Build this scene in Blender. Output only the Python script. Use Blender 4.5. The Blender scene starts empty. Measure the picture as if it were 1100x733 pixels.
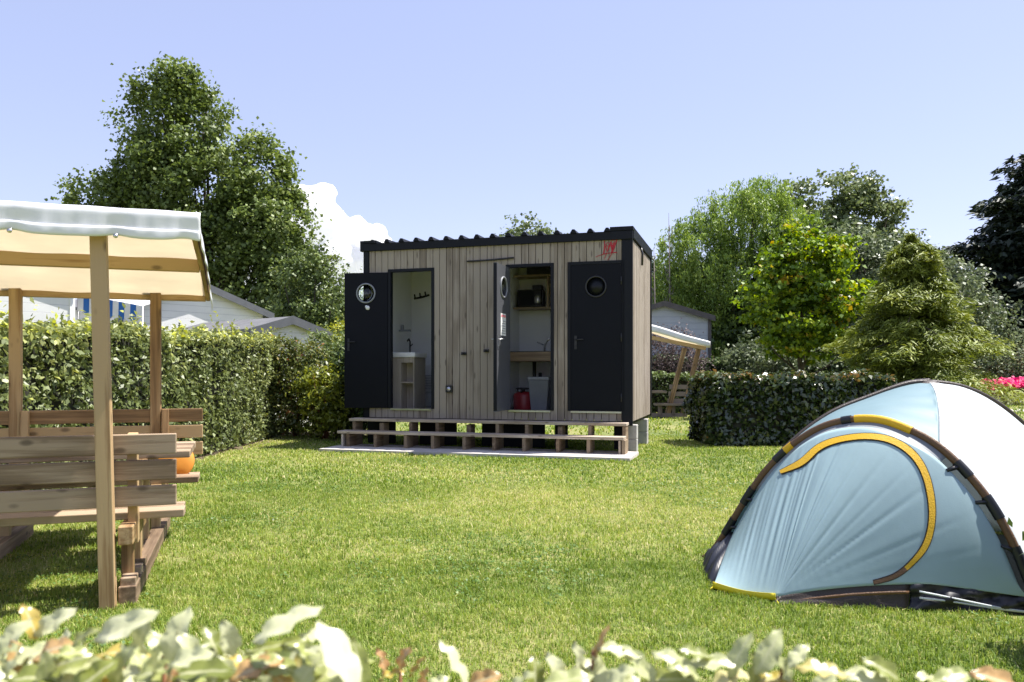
import bpy, bmesh, math, random
import numpy as np
from mathutils import Vector, Matrix
from mathutils.bvhtree import BVHTree

random.seed(7)
RNG = np.random.default_rng(11)
scene = bpy.context.scene
col = scene.collection
R = math.radians
FPX, CX, HY, CAMZ = 855.6, 550.0, 400.0, 1.2      # photo focal length in px, principal column, horizon row, eye height


def at(px, py, Y):
    """world point seen at photo pixel (px,py) at depth Y"""
    return Vector(((px - CX) / FPX * Y, Y, CAMZ - (py - HY) / FPX * Y))


# ------------------------------------------------------------------ object helpers
def link(o, parent=None):
    col.objects.link(o)
    if parent is not None:
        o.parent = parent
    return o


def tag(o, label=None, cat=None, group=None, kind=None):
    if label: o['label'] = label
    if cat: o['category'] = cat
    if group: o['group'] = group
    if kind: o['kind'] = kind
    return o


def thing(name, label, cat, loc=(0, 0, 0), rz=0.0, group=None):
    o = bpy.data.objects.new(name, None)
    o.empty_display_size = 0.2
    link(o)
    o.location = loc
    o.rotation_euler = (0, 0, rz)
    return tag(o, label, cat, group)


class MB:
    """collects faces, then builds one mesh object"""
    def __init__(s):
        s.v, s.f, s.m, s.sm = [], [], [], []

    def add(s, verts, faces, m=0, smooth=False):
        b = len(s.v)
        s.v += [tuple(p) for p in verts]
        for f in faces:
            s.f.append([i + b for i in f]); s.m.append(m); s.sm.append(smooth)

    def box(s, lo, hi, m=0, M=None):
        x0, y0, z0 = lo; x1, y1, z1 = hi
        vs = [Vector(p) for p in ((x0, y0, z0), (x1, y0, z0), (x1, y1, z0), (x0, y1, z0),
                                  (x0, y0, z1), (x1, y0, z1), (x1, y1, z1), (x0, y1, z1))]
        if M is not None: vs = [M @ p for p in vs]
        s.add(vs, [(0, 3, 2, 1), (4, 5, 6, 7), (0, 1, 5, 4), (1, 2, 6, 5), (2, 3, 7, 6), (3, 0, 4, 7)], m)

    def tube(s, pts, radii, seg=8, m=0, caps=True, flat=None):
        pts = [Vector(p) for p in pts]
        if not hasattr(radii, '__len__'): radii = [radii] * len(pts)
        rings, prev = [], None
        for i, p in enumerate(pts):
            t = (pts[min(i + 1, len(pts) - 1)] - pts[max(i - 1, 0)])
            if t.length < 1e-9: t = Vector((0, 0, 1))
            t.normalize()
            if prev is None:
                a = Vector((0, 0, 1)) if abs(t.z) < .9 else Vector((1, 0, 0))
                n = t.cross(a).normalized()
            else:
                n = (prev - t * prev.dot(t))
                n = n.normalized() if n.length > 1e-6 else t.orthogonal().normalized()
            prev = n
            b = t.cross(n)
            rings.append([p + (n * math.cos(2 * math.pi * k / seg) + b * math.sin(2 * math.pi * k / seg)) * radii[i] for k in range(seg)])
        vs = [q for r in rings for q in r]
        fs = []
        for i in range(len(rings) - 1):
            for k in range(seg):
                a, b_ = i * seg + k, i * seg + (k + 1) % seg
                fs.append((a, b_, b_ + seg, a + seg))
        if caps:
            fs.append(tuple(reversed(range(seg))))
            fs.append(tuple(range((len(rings) - 1) * seg, len(rings) * seg)))
        s.add(vs, fs, m, True)

    def lathe(s, prof, M=None, seg=20, m=0):
        vs = []
        for (r, z) in prof:
            for k in range(seg):
                a = 2 * math.pi * k / seg
                p = Vector((r * math.cos(a), r * math.sin(a), z))
                vs.append(M @ p if M is not None else p)
        fs = []
        for i in range(len(prof) - 1):
            for k in range(seg):
                a, b = i * seg + k, i * seg + (k + 1) % seg
                fs.append((a, b, b + seg, a + seg))
        fs.append(tuple(reversed(range(seg)))); fs.append(tuple(range((len(prof) - 1) * seg, len(prof) * seg)))
        s.add(vs, fs, m, True)

    def grid(s, fn, nu, nv, m=0, smooth=True):
        vs = [fn(i / nu, j / nv) for j in range(nv + 1) for i in range(nu + 1)]
        fs = [(j * (nu + 1) + i, j * (nu + 1) + i + 1, (j + 1) * (nu + 1) + i + 1, (j + 1) * (nu + 1) + i) for j in range(nv) for i in range(nu)]
        s.add(vs, fs, m, smooth)

    def build(s, name, mats, parent=None, bevel=0.0, solid=0.0, attr=None):
        me = bpy.data.meshes.new(name)
        me.from_pydata(s.v, [], s.f)
        if not isinstance(mats, (list, tuple)): mats = [mats]
        for m in mats: me.materials.append(m)
        me.polygons.foreach_set('material_index', s.m)
        me.polygons.foreach_set('use_smooth', s.sm)
        me.update()
        o = bpy.data.objects.new(name, me)
        link(o, parent)
        if solid:
            md = o.modifiers.new('solid', 'SOLIDIFY'); md.thickness = solid; md.offset = 0
        if bevel:
            md = o.modifiers.new('bevel', 'BEVEL'); md.width = bevel; md.segments = 2; md.limit_method = 'ANGLE'; md.angle_limit = R(40)
        return o


def beam(name, p0, p1, w, h, mat, parent=None, up=(0, 0, 1), bevel=.005):
    """a timber from p0 to p1 (centre line); w across, h along 'up'; its own local X runs with the grain"""
    p0, p1 = Vector(p0), Vector(p1)
    x = (p1 - p0); L = x.length; x.normalize()
    u = Vector(up)
    y = u.cross(x).normalized(); z = x.cross(y)
    mb = MB(); mb.box((-L / 2, -w / 2, -h / 2), (L / 2, w / 2, h / 2))
    o = mb.build(name, mat, parent, bevel=bevel)
    Mx = Matrix((x, y, z)).transposed().to_4x4(); Mx.translation = (p0 + p1) / 2
    o.matrix_local = Mx
    return o


def np_mesh(name, V, F, mat, parent=None, attr=None, smooth=False, domain='FACE'):
    """V (n,3), F (m,k) -> mesh object with an optional float attribute 'v'"""
    me = bpy.data.meshes.new(name)
    n, (m, k) = len(V), F.shape
    me.vertices.add(n); me.vertices.foreach_set('co', np.ascontiguousarray(V, dtype=np.float32).ravel())
    me.loops.add(m * k); me.loops.foreach_set('vertex_index', np.ascontiguousarray(F, dtype=np.int32).ravel())
    me.polygons.add(m); me.polygons.foreach_set('loop_start', np.arange(0, m * k, k, dtype=np.int32))
    me.polygons.foreach_set('loop_total', np.full(m, k, dtype=np.int32))
    if smooth: me.polygons.foreach_set('use_smooth', np.ones(m, dtype=bool))
    if attr is not None:
        a = me.attributes.new('v', 'FLOAT', domain); a.data.foreach_set('value', np.ascontiguousarray(attr, dtype=np.float32))
    me.materials.append(mat)
    me.update(calc_edges=True)
    o = bpy.data.objects.new(name, me)
    return link(o, parent)


# ------------------------------------------------------------------ materials
def nodes(name):
    m = bpy.data.materials.new(name); m.use_nodes = True
    nt = m.node_tree
    bs = nt.nodes['Principled BSDF']
    return m, nt, bs


def N(nt, typ, ins=None, **kw):
    n = nt.nodes.new('ShaderNode' + typ)
    for k, v in kw.items(): setattr(n, k, v)
    for k, v in (ins or {}).items():
        s = n.inputs[k]
        if isinstance(v, bpy.types.NodeSocket): nt.links.new(v, s)
        else: s.default_value = v
    return n


def ramp(nt, fac, stops):
    n = nt.nodes.new('ShaderNodeValToRGB')
    e = n.color_ramp.elements
    while len(e) > 1: e.remove(e[-1])
    e[0].position = stops[0][0]; e[0].color = (*stops[0][1], 1)
    for p, c in stops[1:]:
        q = e.new(p); q.color = (*c, 1)
    nt.links.new(fac, n.inputs[0])
    return n.outputs[0]


def noise(nt, vec, scale, detail=4, rough=.55, dim=None):
    n = N(nt, 'TexNoise', {'Scale': scale, 'Detail': detail, 'Roughness': rough})
    if vec is not None: nt.links.new(vec, n.inputs['Vector'])
    return n.outputs['Fac']


def bump(nt, bs, h, strength=.3, dist=.01):
    b = N(nt, 'Bump', {'Strength': strength, 'Distance': dist, 'Height': h})
    nt.links.new(b.outputs[0], bs.inputs['Normal'])


def plain(name, c, rough=.5, metal=0.0, var=.12, scale=6.0, bmp=.0, spec=.5):
    m, nt, bs = nodes(name)
    tc = N(nt, 'TexCoord').outputs['Object']
    f = noise(nt, tc, scale, 5)
    lo = tuple(x * (1 - var) for x in c); hi = tuple(min(1, x * (1 + var)) for x in c)
    nt.links.new(ramp(nt, f, [(.3, lo), (.7, hi)]), bs.inputs['Base Color'])
    bs.inputs['Roughness'].default_value = rough; bs.inputs['Metallic'].default_value = metal; bs.inputs['Specular IOR Level'].default_value = spec
    if bmp: bump(nt, bs, noise(nt, tc, scale * 8, 3), bmp, .003)
    return m


def wood(name, lo, mid, hi, rough=.65, knots=True, axis='X', per_attr=False, knot_scale=3.2):
    """timber whose grain follows one local axis"""
    m, nt, bs = nodes(name)
    tc = N(nt, 'TexCoord').outputs['Object']
    if per_attr:
        rnd = N(nt, 'Attribute', attribute_name='v').outputs['Fac']
    else:
        rnd = N(nt, 'ObjectInfo').outputs['Random']
    off = N(nt, 'CombineXYZ', {'X': N(nt, 'Math', {0: rnd, 1: 311.7}, operation='MULTIPLY').outputs[0],
                               'Y': N(nt, 'Math', {0: rnd, 1: 173.3}, operation='MULTIPLY').outputs[0],
                               'Z': N(nt, 'Math', {0: rnd, 1: 571.9}, operation='MULTIPLY').outputs[0]}).outputs[0]
    p = N(nt, 'VectorMath', {0: tc, 1: off}, operation='ADD').outputs[0]
    sc = {'X': (1.2, 26, 26), 'Z': (26, 26, 1.2)}[axis]
    st = N(nt, 'Mapping', {'Vector': p, 'Scale': sc}).outputs[0]
    f1 = noise(nt, st, 1.0, 6, .6)
    big = noise(nt, p, 1.7, 2)
    mx = N(nt, 'Math', {0: f1, 1: N(nt, 'Math', {0: big, 1: .55}, operation='MULTIPLY').outputs[0]}, operation='ADD').outputs[0]
    mx = N(nt, 'Math', {0: mx, 1: N(nt, 'Math', {0: rnd, 1: .35}, operation='MULTIPLY').outputs[0]}, operation='ADD').outputs[0]
    c = ramp(nt, mx, [(.62, lo), (.86, mid), (1.0, hi)])
    if knots:
        ks = {'X': (knot_scale * 1.5, knot_scale * 3.0, knot_scale * 3.0), 'Z': (knot_scale * 2.2, knot_scale * .8, knot_scale * .55)}[axis]
        kv = N(nt, 'Mapping', {'Vector': p, 'Scale': ks}).outputs[0]
        kn = N(nt, 'TexVoronoi', {'Vector': kv, 'Scale': 1.0, 'Randomness': 1.0})
        kf = N(nt, 'MapRange', {'Value': kn.outputs['Distance'], 'From Min': .09, 'From Max': .19, 'To Min': .62, 'To Max': 0.0}).outputs[0]
        mixn = N(nt, 'Mix', data_type='RGBA')
        nt.links.new(kf, mixn.inputs[0]); nt.links.new(c, mixn.inputs[6]); mixn.inputs[7].default_value = (lo[0] * .35, lo[1] * .3, lo[2] * .25, 1)
        c = mixn.outputs[2]
    nt.links.new(c, bs.inputs['Base Color'])
    bs.inputs['Roughness'].default_value = rough
    bump(nt, bs, f1, .4, .004)
    return m


def leaf_mat(name, stops, rough=.45, trans=.3, spec=.4):
    m, nt, bs = nodes(name)
    v = N(nt, 'Attribute', attribute_name='v').outputs['Fac']
    c = ramp(nt, v, stops)
    nt.links.new(c, bs.inputs['Base Color'])
    bs.inputs['Roughness'].default_value = rough
    bs.inputs['Specular IOR Level'].default_value = spec
    tr = N(nt, 'BsdfTranslucent'); 
    hs = N(nt, 'HueSaturation', {'Hue': .485, 'Saturation': 1.1, 'Value': 1.3, 'Color': c}).outputs[0]
    nt.links.new(hs, tr.inputs['Color'])
    mx = N(nt, 'MixShader', {0: trans})
    nt.links.new(bs.outputs[0], mx.inputs[1]); nt.links.new(tr.outputs[0], mx.inputs[2])
    nt.links.new(mx.outputs[0], nt.nodes['Material Output'].inputs['Surface'])
    return m


def fabric(name, c, trans=.25, rough=.5, scale=60, wr=0.0, sheen=0.0):
    m, nt, bs = nodes(name)
    tc = N(nt, 'TexCoord').outputs['Object']
    f = noise(nt, tc, 3.0, 4)
    cc = ramp(nt, f, [(.3, tuple(x * .94 for x in c)), (.7, tuple(min(1, x * 1.05) for x in c))])
    nt.links.new(cc, bs.inputs['Base Color'])
    bs.inputs['Roughness'].default_value = rough
    bs.inputs['Sheen Weight'].default_value = sheen
    h = noise(nt, tc, scale, 2)
    if wr:
        w = noise(nt, N(nt, 'Mapping', {'Vector': tc, 'Scale': (9, 9, 2.0)}).outputs[0], 1.0, 3)
        h = N(nt, 'Math', {0: N(nt, 'Math', {0: w, 1: wr}, operation='MULTIPLY').outputs[0], 1: N(nt, 'Math', {0: h, 1: .1}, operation='MULTIPLY').outputs[0]}, operation='ADD').outputs[0]
    bump(nt, bs, h, .3, .01)
    tr = N(nt, 'BsdfTranslucent'); nt.links.new(cc, tr.inputs['Color'])
    mx = N(nt, 'MixShader', {0: trans})
    nt.links.new(bs.outputs[0], mx.inputs[1]); nt.links.new(tr.outputs[0], mx.inputs[2])
    nt.links.new(mx.outputs[0], nt.nodes['Material Output'].inputs['Surface'])
    return m


def siding_mat(name, c, pitch=.17):
    m, nt, bs = nodes(name)
    tc = N(nt, 'TexCoord').outputs['Object']
    z = N(nt, 'SeparateXYZ', {0: tc}).outputs['Z']
    fr = N(nt, 'Math', {0: N(nt, 'Math', {0: z, 1: pitch}, operation='DIVIDE').outputs[0]}, operation='FRACT').outputs[0]
    dirt = noise(nt, tc, 2.5, 5)
    base = ramp(nt, dirt, [(.3, tuple(x * .9 for x in c)), (.7, c)])
    groove = N(nt, 'MapRange', {'Value': fr, 'From Min': .0, 'From Max': .09, 'To Min': .55, 'To Max': 0.0}).outputs[0]
    mixn = N(nt, 'Mix', data_type='RGBA')
    nt.links.new(groove, mixn.inputs[0]); nt.links.new(base, mixn.inputs[6]); mixn.inputs[7].default_value = (c[0] * .25, c[1] * .25, c[2] * .28, 1)
    nt.links.new(mixn.outputs[2], bs.inputs['Base Color'])
    bs.inputs['Roughness'].default_value = .5
    bump(nt, bs, fr, .6, .02)
    return m


def glass_mat(name, c=(.9, .95, .95)):
    m, nt, bs = nodes(name)
    g = N(nt, 'BsdfGlossy', {'Roughness': .03}); t = N(nt, 'BsdfTransparent', {'Color': (*c, 1)})
    fr = N(nt, 'Fresnel', {'IOR': 1.5})
    mx = N(nt, 'MixShader'); nt.links.new(fr.outputs[0], mx.inputs[0]); nt.links.new(t.outputs[0], mx.inputs[1]); nt.links.new(g.outputs[0], mx.inputs[2])
    nt.links.new(mx.outputs[0], nt.nodes['Material Output'].inputs['Surface'])
    return m


M = {}
M['siding_wood'] = wood('weathered_siding', (.165, .131, .098), (.236, .192, .149), (.315, .267, .216), .75, True, 'Z', True, 5.0)
M['step_wood'] = wood('step_timber', (.26, .20, .14), (.42, .34, .26), (.58, .50, .41), .7, True)
M['step_dark'] = wood('step_riser_timber', (.10, .065, .038), (.18, .12, .07), (.26, .19, .12), .75, False)
M['pine'] = wood('treated_pine', (.13, .07, .025), (.30, .18, .08), (.45, .31, .16), .6, True, 'X', False, 3.0)
M['pine_weather'] = wood('weathered_pine', (.10, .062, .034), (.22, .15, .092), (.35, .26, .175), .7, True, 'X', False, 3.2)
M['old_pine'] = wood('grey_brown_timber', (.09, .065, .05), (.16, .12, .09), (.24, .19, .15), .8, False)
M['anthracite'] = plain('anthracite_metal', (.006, .0072, .011), .5, .0, .1, 3, 0, .2)
M['door_dark'] = plain('anthracite_door', (.0042, .0050, .0085), .5, 0, .1, 2, 0, .14)
M['door_inner'] = plain('grey_door_inner', (.075, .078, .088), .45, 0, .06, 2)
M['white_panel'] = plain('white_wall_panel', (.86, .87, .87), .45, 0, .03, 2)
M['black'] = plain('black_plastic', (.012, .012, .013), .4, 0, .1)
M['steel'] = plain('brushed_steel', (.55, .55, .56), .28, .9, .06)
M['white'] = plain('white_plastic', (.8, .8, .79), .4, 0, .03)
M['grey_plastic'] = plain('grey_plastic', (.22, .23, .25), .45, 0, .08)
M['counter'] = wood('oak_worktop', (.14, .09, .05), (.23, .16, .09), (.32, .23, .14), .5, False)
M['greywood'] = wood('grey_oak_laminate', (.20, .165, .13), (.30, .25, .20), (.38, .33, .27), .6, False, 'Z')
M['red_paint'] = plain('red_paint', (.22, .012, .016), .4, 0, .15)
M['red_mark'] = plain('red_brush_mark', (.40, .015, .03), .7, 0, .2)
M['pink_print'] = plain('pink_print', (.75, .25, .28), .6)
M['grey_print'] = plain('grey_print', (.35, .36, .38), .6)
M['concrete'] = plain('concrete', (.40, .385, .36), .9, 0, .2, 9, .6)
M['slab'] = plain('pale_paving', (.50, .465, .43), .85, 0, .14, 7, .5)
M['glass'] = glass_mat('clear_glass')
M['canvas'] = fabric('cream_canvas', (.80, .735, .61), .62, .7, 90)
M['pvc'] = fabric('white_tarpaulin', (.80, .81, .83), .12, .35, 14, 1.0)
M['tent_blue'] = fabric('pale_blue_nylon', (.42, .575, .61), .32, .42, 160, .5, .0)
M['tent_blue_shaded'] = fabric('shaded_blue_nylon', (.175, .27, .295), .15, .5, 160, .4)  # tent cloth with shade put into its colour, for the upper front panel
M['tent_white'] = fabric('silver_white_nylon', (.70, .745, .76), .22, .4, 160, .4)
M['tent_grey'] = fabric('grey_nylon', (.25, .27, .29), .2, .5, 160, .3)
M['tent_black'] = fabric('black_groundsheet', (.010, .011, .015), .0, .42, 30, .6)
M['tent_brown'] = fabric('brown_sleeve', (.16, .085, .04), .12, .5, 120)
M['tent_dark'] = fabric('dark_brown_sleeve', (.035, .024, .018), .05, .5, 120)
M['yellow'] = fabric('yellow_webbing', (.78, .46, .015), .1, .5, 150)
M['lemon'] = fabric('lemon_webbing', (.72, .60, .02), .1, .5, 150)
M['orange'] = fabric('orange_cloth', (.80, .36, .05), .35, .6, 60, .6)
M['white_siding'] = siding_mat('white_lap_siding', (.80, .80, .80))
M['blue_siding'] = siding_mat('pale_grey_siding', (.46, .49, .54), .2)
M['roof_grey'] = plain('grey_roof_sheet', (.13, .13, .135), .7, 0, .2, 5, .5)
M['roof_dark'] = plain('dark_roof_sheet', (.09, .08, .075), .7, 0, .2, 5, .5)
M['fascia_grey'] = plain('grey_fascia', (.10, .105, .115), .5)
M['stripe_blue'] = fabric('blue_awning_cloth', (.03, .17, .52), .3, .6)
M['stripe_white'] = fabric('white_awning_cloth', (.80, .80, .80), .3, .6)
M['bark'] = plain('bark', (.075, .06, .045), .9, 0, .35, 9, .8)
M['bark_pale'] = plain('pale_bark', (.16, .14, .12), .9, 0, .3, 9, .8)
M['core_shade'] = plain('shaded_core', (.018, .018, .011), .95, 0, .5, 20, .8)  # near-black colour stands in for shade deep inside the hedges
M['soil'] = plain('soil', (.12, .085, .055), .95, 0, .35, 12, .8)
M['shrub_stem'] = plain('reddish_twig', (.22, .09, .04), .7, 0, .3, 20)

M['L_poplar'] = leaf_mat('poplar_leaves', [(0, (0.063, 0.093, 0.025)), (0.5, (0.132, 0.188, 0.041)), (0.82, (0.234, 0.301, 0.093)), (1, (0.469, 0.542, 0.271))], .45, .3, .35)
M['L_rust'] = leaf_mat('olive_leaves', [(0, (0.056, 0.085, 0.027)), (0.6, (0.134, 0.188, 0.053)), (1, (0.236, 0.281, 0.09))], .5, .25)
M['L_willow'] = leaf_mat('willow_leaves', [(0, (0.09, 0.157, 0.032)), (0.5, (0.191, 0.293, 0.056)), (1, (0.34, 0.438, 0.097))], .45, .32)
M['L_silver'] = leaf_mat('silver_poplar_leaves', [(0, (0.075, 0.104, 0.043)), (0.5, (0.159, 0.209, 0.08)), (1, (0.333, 0.383, 0.189))], .4, .3)
M['L_maple'] = leaf_mat('maple_leaves', [(0, (0.06, 0.114, 0.015)), (0.5, (0.146, 0.244, 0.022)), (0.85, (0.366, 0.471, 0.031)), (1, (0.439, 0.325, 0.037))], .45, .35)
M['L_conifer'] = leaf_mat('conifer_needles', [(0, (0.079, 0.11, 0.018)), (0.5, (0.178, 0.228, 0.035)), (1, (0.33, 0.366, 0.069))], .55, .2)
M['L_cypress'] = leaf_mat('cypress_sprays', [(0, (0.01, 0.018, 0.012)), (0.6, (0.022, 0.036, 0.02)), (1, (0.05, 0.07, 0.038))], .6, .1)
M['L_grey'] = leaf_mat('grey_green_leaves', [(0, (0.057, 0.079, 0.041)), (0.5, (0.138, 0.178, 0.088)), (1, (0.345, 0.397, 0.228))], .45, .25)
M['L_dark'] = leaf_mat('dark_evergreen_leaves', [(0, (0.023, 0.042, 0.014)), (0.6, (0.06, 0.099, 0.028)), (1, (0.135, 0.189, 0.062))], .45, .25, .4)
M['L_hedge'] = leaf_mat('privet_leaves', [(0, (0.062, 0.084, 0.025)), (0.55, (0.176, 0.217, 0.07)), (0.82, (0.333, 0.358, 0.14)), (1, (0.527, 0.566, 0.078))], .45, .25, .4)
M['L_laurel'] = leaf_mat('laurel_leaves', [(0, (0.018, 0.034, 0.009)), (0.55, (0.039, 0.066, 0.016)), (0.85, (0.098, 0.125, 0.034)), (1, (0.276, 0.171, 0.057))], .26, .2, .8)
M['L_yellow'] = leaf_mat('yellow_green_leaves', [(0, (0.091, 0.117, 0.019)), (0.5, (0.208, 0.247, 0.033)), (1, (0.416, 0.429, 0.065))], .4, .3)
M['L_red'] = leaf_mat('red_tipped_leaves', [(0, (0.06, 0.085, 0.022)), (0.6, (0.14, 0.17, 0.045)), (0.9, (0.24, 0.22, 0.06)), (1, (0.3, 0.13, 0.05))], .4, .25)
M['L_dead'] = leaf_mat('dry_purple_plumes', [(0, (0.072, 0.054, 0.054)), (0.6, (0.168, 0.126, 0.12)), (1, (0.288, 0.24, 0.228))], .8, .2)
M['L_pink'] = leaf_mat('pink_petals', [(0, (.55, .03, .12)), (.6, (.75, .05, .20)), (1, (.85, .20, .35))], .6, .3)
M['L_palebed'] = leaf_mat('pale_bed_leaves', [(0, (.12, .16, .06)), (.6, (.30, .32, .18)), (1, (.5, .5, .36))], .6, .3)
M['L_palm'] = leaf_mat('palm_fans', [(0, (.06, .09, .02)), (1, (.15, .19, .05))], .4, .25)
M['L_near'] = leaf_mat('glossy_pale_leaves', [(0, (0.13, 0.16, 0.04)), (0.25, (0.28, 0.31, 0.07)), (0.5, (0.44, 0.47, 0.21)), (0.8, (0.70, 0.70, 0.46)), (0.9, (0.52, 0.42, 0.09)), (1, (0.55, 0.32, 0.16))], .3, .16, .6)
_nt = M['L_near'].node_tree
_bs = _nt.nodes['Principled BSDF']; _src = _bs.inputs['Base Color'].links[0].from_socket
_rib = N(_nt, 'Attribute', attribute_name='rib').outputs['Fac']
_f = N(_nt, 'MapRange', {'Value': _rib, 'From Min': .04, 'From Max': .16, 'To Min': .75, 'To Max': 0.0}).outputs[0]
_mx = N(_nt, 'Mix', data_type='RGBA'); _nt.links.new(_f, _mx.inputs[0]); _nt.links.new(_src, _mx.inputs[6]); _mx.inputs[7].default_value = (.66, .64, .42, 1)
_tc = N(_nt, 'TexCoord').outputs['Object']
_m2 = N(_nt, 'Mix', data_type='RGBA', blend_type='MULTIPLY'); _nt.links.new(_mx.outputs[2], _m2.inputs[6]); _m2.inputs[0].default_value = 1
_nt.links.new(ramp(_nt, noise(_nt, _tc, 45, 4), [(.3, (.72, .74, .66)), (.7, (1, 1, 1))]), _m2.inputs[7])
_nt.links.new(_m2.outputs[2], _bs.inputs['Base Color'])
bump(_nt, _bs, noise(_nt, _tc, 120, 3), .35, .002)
M['grass'] = leaf_mat('grass_blades', [(0, (0.085, 0.151, 0.018)), (0.35, (0.199, 0.291, 0.046)), (0.7, (0.376, 0.431, 0.098)), (1, (0.661, 0.594, 0.31))], .6, .36, .25)


# ------------------------------------------------------------------ value noise in numpy
def vnoise(x, y, scale, seed=0):
    x = x * scale; y = y * scale
    xi = np.floor(x).astype(np.int64); yi = np.floor(y).astype(np.int64)
    fx = x - xi; fy = y - yi
    fx = fx * fx * (3 - 2 * fx); fy = fy * fy * (3 - 2 * fy)

    def h(a, b):
        n = (a * 374761393 + b * 668265263 + seed * 982451653) & 0x7fffffff
        n = ((n ^ (n >> 13)) * 1274126177) & 0x7fffffff
        return ((n ^ (n >> 16)) & 0xffff) / 65535.0
    return (h(xi, yi) * (1 - fx) + h(xi + 1, yi) * fx) * (1 - fy) + (h(xi, yi + 1) * (1 - fx) + h(xi + 1, yi + 1) * fx) * fy


def norm(a):
    return a / np.maximum(np.linalg.norm(a, axis=1, keepdims=True), 1e-9)


def leaves(name, P, nrm, L, W, val, mat, parent, axis=None, rng=RNG, fold=.18):
    """one diamond-shaped folded leaf per point"""
    n = len(P)
    nrm = norm(nrm)
    if axis is None: axis = rng.normal(size=(n, 3))
    A = norm(axis - nrm * np.sum(axis * nrm, axis=1, keepdims=True))
    B = np.cross(nrm, A)
    L = np.broadcast_to(np.asarray(L, float), (n,))[:, None]; W = np.broadcast_to(np.asarray(W, float), (n,))[:, None]
    V = np.empty((n, 4, 3))
    V[:, 0] = P - A * L * .5
    V[:, 1] = P + B * W * .5 + nrm * W * fold - A * L * .06
    V[:, 2] = P + A * L * .5 - nrm * L * .08
    V[:, 3] = P - B * W * .5 + nrm * W * fold - A * L * .06
    F = np.arange(n * 4).reshape(n, 4)
    return np_mesh(name, V.reshape(-1, 3), F, mat, parent, np.clip(val, 0, 1))


def cloud(rng, lobes, n_clump, per, clump_r, flat=.7, shell=.5, droop=0.0):
    """leaf positions in clumps through ellipsoid lobes"""
    lob = np.array(lobes, float)
    w = (lob[:, 3] * lob[:, 4] * lob[:, 5]) ** .8
    idx = rng.choice(len(lob), n_clump, p=w / w.sum())
    d = norm(rng.normal(size=(n_clump, 3)))
    r = shell + (1.04 - shell) * rng.random(n_clump) ** .7
    C = lob[idx, :3] + d * lob[idx, 3:] * r[:, None]
    C += rng.normal(size=C.shape) * clump_r * .3
    sz = clump_r * rng.uniform(.55, 1.25, n_clump)
    k = np.repeat(np.arange(n_clump), per)
    g = rng.normal(size=(len(k), 3)) * .5
    g[:, 2] *= flat
    if droop:
        g[:, 2] = -np.abs(rng.normal(size=len(k))) * .9 * droop + .25
        g[:, :2] *= .6
    P = C[k] + g * sz[k][:, None]
    out = d[k]
    cv = rng.normal(0, .17, n_clump)[k]
    return P, out, cv, C


def plant(name, label, cat, base, lobes, n_clump, per, clump_r, leaf, mat, seed, trunk=None, aspect=.8, flat=.7, shell=.5,
          droop=0.0, group=None, bark='bark', vmid=.45, limbs=16, up=.5, crown='crown', stemname='trunk'):
    """tree or shrub: crown mesh + tapered trunk with limbs; lobes relative to base"""
    rng = np.random.default_rng(seed)
    t = thing(name, label, cat, (base[0], base[1], base[2] if len(base) > 2 else 0), 0, group)
    P, out, cv, C = cloud(rng, lobes, n_clump, per, clump_r, flat, shell, droop)
    keep = P[:, 2] > .02
    P, out, cv = P[keep], out[keep], cv[keep]
    n = len(P)
    nr = rng.normal(size=(n, 3)) * .75 + out * .45 + np.array([0, 0, up])
    axis = None
    if droop:
        axis = rng.normal(size=(n, 3)) * .35 + np.array([0, 0, -1.0])
        nr = rng.normal(size=(n, 3)) + out * .6
    val = vmid + cv + rng.normal(0, .16, n)
    s = leaf * rng.uniform(.65, 1.25, n)
    leaves(crown, P, nr, s, s * aspect, val, mat, t, axis, rng)
    if trunk:
        r0, h = trunk
        mb = MB()
        lob = np.array(lobes)
        top = Vector((lob[0][0], lob[0][1], max(h, lob[0][2])))
        pts = [Vector((0, 0, -.1)), Vector((rng.normal() * r0 * .3, rng.normal() * r0 * .3, h * .5)), Vector((rng.normal() * r0 * .6, rng.normal() * r0 * .6, h)), top]
        mb.tube(pts, [r0 * 1.15, r0 * .85, r0 * .7, r0 * .25], 10)
        for i in rng.choice(len(C), min(limbs, len(C)), replace=False):
            c = Vector(C[i])
            a = pts[1].lerp(pts[2], rng.random()) if h > .5 else Vector((rng.normal() * r0, rng.normal() * r0, 0))
            mid = a.lerp(c, .5) + Vector((0, 0, -.08 * (c - a).length))
            mb.tube([a, mid, c], [r0 * .38, r0 * .22, r0 * .06], 6)
        mb.build(stemname, M[bark], t)
    return t


# ================================================================== WORLD, SUN, CAMERA
SUN_FROM = Vector((.21, .055, .44)).normalized()
EL = math.asin(SUN_FROM.z); AZ = math.atan2(SUN_FROM.x, SUN_FROM.y)
world = bpy.data.worlds.new('World'); scene.world = world; world.use_nodes = True
wt = world.node_tree
sky = wt.nodes.new('ShaderNodeTexSky'); sky.sky_type = 'NISHITA'; sky.sun_disc = False
sky.sun_elevation = EL; sky.sun_rotation = AZ; sky.air_density = 1.0; sky.dust_density = .55; sky.ozone_density = 1.6; sky.altitude = 0
tint = wt.nodes.new('ShaderNodeMix'); tint.data_type = 'RGBA'; tint.blend_type = 'MULTIPLY'; tint.inputs[0].default_value = 1.0
wt.links.new(sky.outputs[0], tint.inputs[6]); tint.inputs[7].default_value = (1.13, .95, 1.04, 1)
pale = wt.nodes.new('ShaderNodeMix'); pale.data_type = 'RGBA'; pale.inputs[0].default_value = .5      # thin bright summer haze evens the sky out
wt.links.new(tint.outputs[2], pale.inputs[6]); pale.inputs[7].default_value = (2.75, 3.05, 4.2, 1)
wt.links.new(pale.outputs[2], wt.nodes['Background'].inputs[0])
wt.nodes['Background'].inputs[1].default_value = .098

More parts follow.
